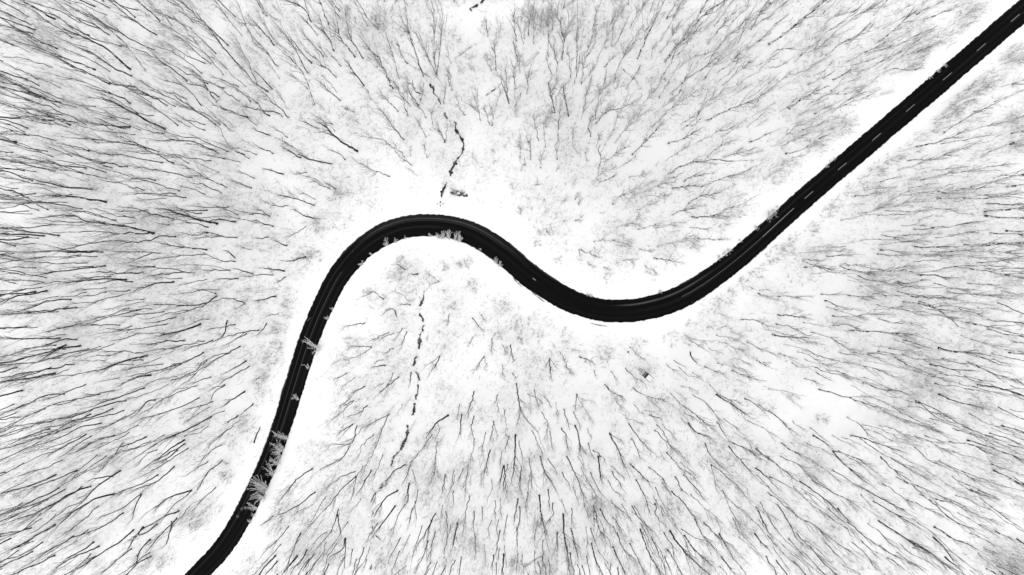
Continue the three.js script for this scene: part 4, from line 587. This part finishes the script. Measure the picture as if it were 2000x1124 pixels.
for (const [x0, y0, x1, y1, r, kind, label] of LOGS) {
  const a = at(x0, y0), b = at(x1, y1), g = thing('fallen_log', label, 'log', a.clone());
  const pts = [], rad = [];
  for (let k = 0; k <= 8; k++) { const p = a.clone().lerp(b, k / 8); p.y = surface(p.x, p.z) + r * 0.7 + (kind === 3 ? -0.04 : 0); p.x += rr(-0.12, 0.12); p.z += rr(-0.12, 0.12); pts.push(p.sub(a)); rad.push(r * (1 - 0.45 * k / 8) * rr(0.9, 1.1)); }
  part('trunk', new Gather().tube(pts, rad, 8, kind === 3 ? V(0, -1, 0.2) : UP, null, rr(0, 20)).build(), kind === 2 ? limbMat : trunkMats[kind === 1 ? 2 : 0], g);
  const br = new Gather();
  for (let k = 0; k < 5; k++) { const p = pts[3 + k % 5], e = p.clone().add(V(rr(-1, 1), rr(0.1, 0.5), rr(-1, 1))); br.tube([p, p.clone().lerp(e, 0.5), e], [0.04, 0.03, 0.01], 4, UP, null); }
  part('branches', br.build(), limbMat, g);
}
function lump(r, seed, sx, sy, sz) {
  const g = new THREE.IcosahedronGeometry(r, 3), p = g.getAttribute('position');
  for (let i = 0; i < p.count; i++) { const v = V().fromBufferAttribute(p, i), d = v.clone().normalize(), k = 0.75 + 0.5 * fbm(d.x * 1.7 + seed, d.y * 1.7 + d.z * 1.3 + seed, 160); v.multiplyScalar(k); p.setXYZ(i, v.x * sx, v.y * sy, v.z * sz); }
  g.computeVertexNormals(); return g;
}
{ // stump
  const p = at(1227, 688), g = thing('tree_stump', 'small dark round stump alone in the snow below the bend', 'stump', p);
  part('stump', new THREE.LatheGeometry([[0.24, -0.2], [0.21, 0.1], [0.18, 0.3], [0.165, 0.42], [0.12, 0.45], [0, 0.455]].map(([a, b]) => new THREE.Vector2(a, b)), 14), flat(0.03, 0.9, 0.2), g);
}
[[888, 376, 0.75, 1.5, 'dark wet boulder right of the culvert, largest of three'], [898, 380, 0.6, 1.3, 'dark wet boulder in the middle of the three by the culvert'], [909, 382, 0.5, 1.4, 'dark flat boulder rightmost of the three by the culvert']].forEach(([x, y, r, sx, label], i) => {
  const p = at(x, y), g = thing('boulder', label, 'boulder', p, 'boulders by the culvert');
  part('rock', lump(r, 3 + i * 7, sx, 0.55, 0.8), stoneMat, g);
  const s = part('snow_cap', lump(r * 0.7, 30 + i * 5, sx * 0.8, 0.35, 0.6), snowPlain, g); s.position.set(-0.25, r * 0.36, -0.25);
});
for (const [x, y, h, sp, ns] of [[886, 374, 1.6, 1.2, 16], [903, 379, 1.4, 1.3, 14]]) {
  const g = thing('bramble', `dark bramble twigs over the ${x < 890 ? 'left' : 'right'} boulders by the culvert`, 'bramble', at(x, y));
  const a = new Gather(true), b = new Gather(true); shrubGeo(a, b, h, sp, ns, 0.03, 0.15, 14); part('stems', a.build(), twigMat, g); part('twigs', b.build(), twigMat, g).userData.kind = 'stuff';
}
{ // culvert where the stream goes under the road
  const p = at(860, 397), g = thing('culvert', 'small stone culvert mouth where the upper stream meets the road verge', 'culvert', p);
  const ring = new THREE.LatheGeometry([[0.34, 0], [0.44, 0], [0.44, 1.6], [0.34, 1.6], [0.34, 0]].map(([a, b]) => new THREE.Vector2(a, b)), 20); ring.rotateX(Math.PI / 2); ring.translate(0, 0.12, -0.5);
  part('pipe', ring, flat(0.12, 0.9, 0.2), g);
  const wall = new THREE.BoxGeometry(1.7, 0.9, 0.25); wall.translate(0, 0.2, 0.2); part('headwall', wall, stoneMat, g);
  const s = part('snow_cap', lump(0.9, 77, 0.85, 0.14, 0.2), snowPlain, g); s.position.set(0, 0.68, 0.22);
}
{ // raised hide: ladder and open front face the middle of the photo, snowy roof behind
  const p = at(1256, 728), g = thing('raised_hide', 'small wooden raised hide with snowy roof and dark opening below the bend', 'hide', p);
  g.rotation.y = Math.atan2(-p.x, -p.z);
  const box = (w, h, d, x, y, z) => { const b = new THREE.BoxGeometry(w, h, d); b.translate(x, y, z); return b; };
  for (const sx of [-1, 1]) for (const sz of [-1, 1]) part('leg', new Gather().tube([V(sx * 0.75, -0.3, sz * 0.85 - 0.3), V(sx * 0.6, 2.9, sz * 0.7 - 0.3)], [0.07, 0.06], 6, UP, null).build(), woodMat, g);
  part('floor', box(1.35, 0.08, 1.6, 0, 2.9, -0.3), woodDark, g);
  part('snow_drift', box(1.15, 0.12, 0.42, 0, 3.0, 0.24), snowMat, g);
  part('back_wall', box(1.35, 1.9, 0.05, 0, 3.9, -1.08), woodDark, g);
  for (const s of [-1, 1]) part('side_wall', box(0.05, 1.2, 1.5, s * 0.65, 3.55, -0.3), woodMat, g);
  part('front_wall', box(1.25, 0.75, 0.05, 0, 3.33, 0.48), woodMat, g);
  part('bench', box(1.2, 0.06, 0.3, 0, 3.35, -0.1), woodMat, g);
  for (const s of [-1, 1]) part('roof_post', box(0.07, 1.95, 0.07, s * 0.6, 3.92, -0.35), woodMat, g);
  const roof = part('roof', box(1.45, 0.07, 1.6, 0, 4.92, -0.75), woodMat, g);
  const rs = part('snow_cap', box(1.22, 0.14, 1.4, 0, 5.025, -0.75), snowMat, g);
  const lad = part('ladder', mergeGeometries([-1, 1].map((s) => new Gather().tube([V(s * 0.28, 0, 1.5), V(s * 0.28, 2.95, 0.6)], [0.045, 0.04], 6, UP, null).build())), woodMat, g);
  for (let k = 0; k < 8; k++) { const q = (k + 0.6) / 8.4; part('rung', box(0.56, 0.05, 0.05, 0, 2.95 * q, 1.5 - 0.9 * q), woodMat, lad); }
}
scene.traverse((o) => { if (o.isMesh) { o.castShadow = true; o.receiveShadow = true; } });
renderer.setSize(1024, 575);
renderer.render(scene, camera);
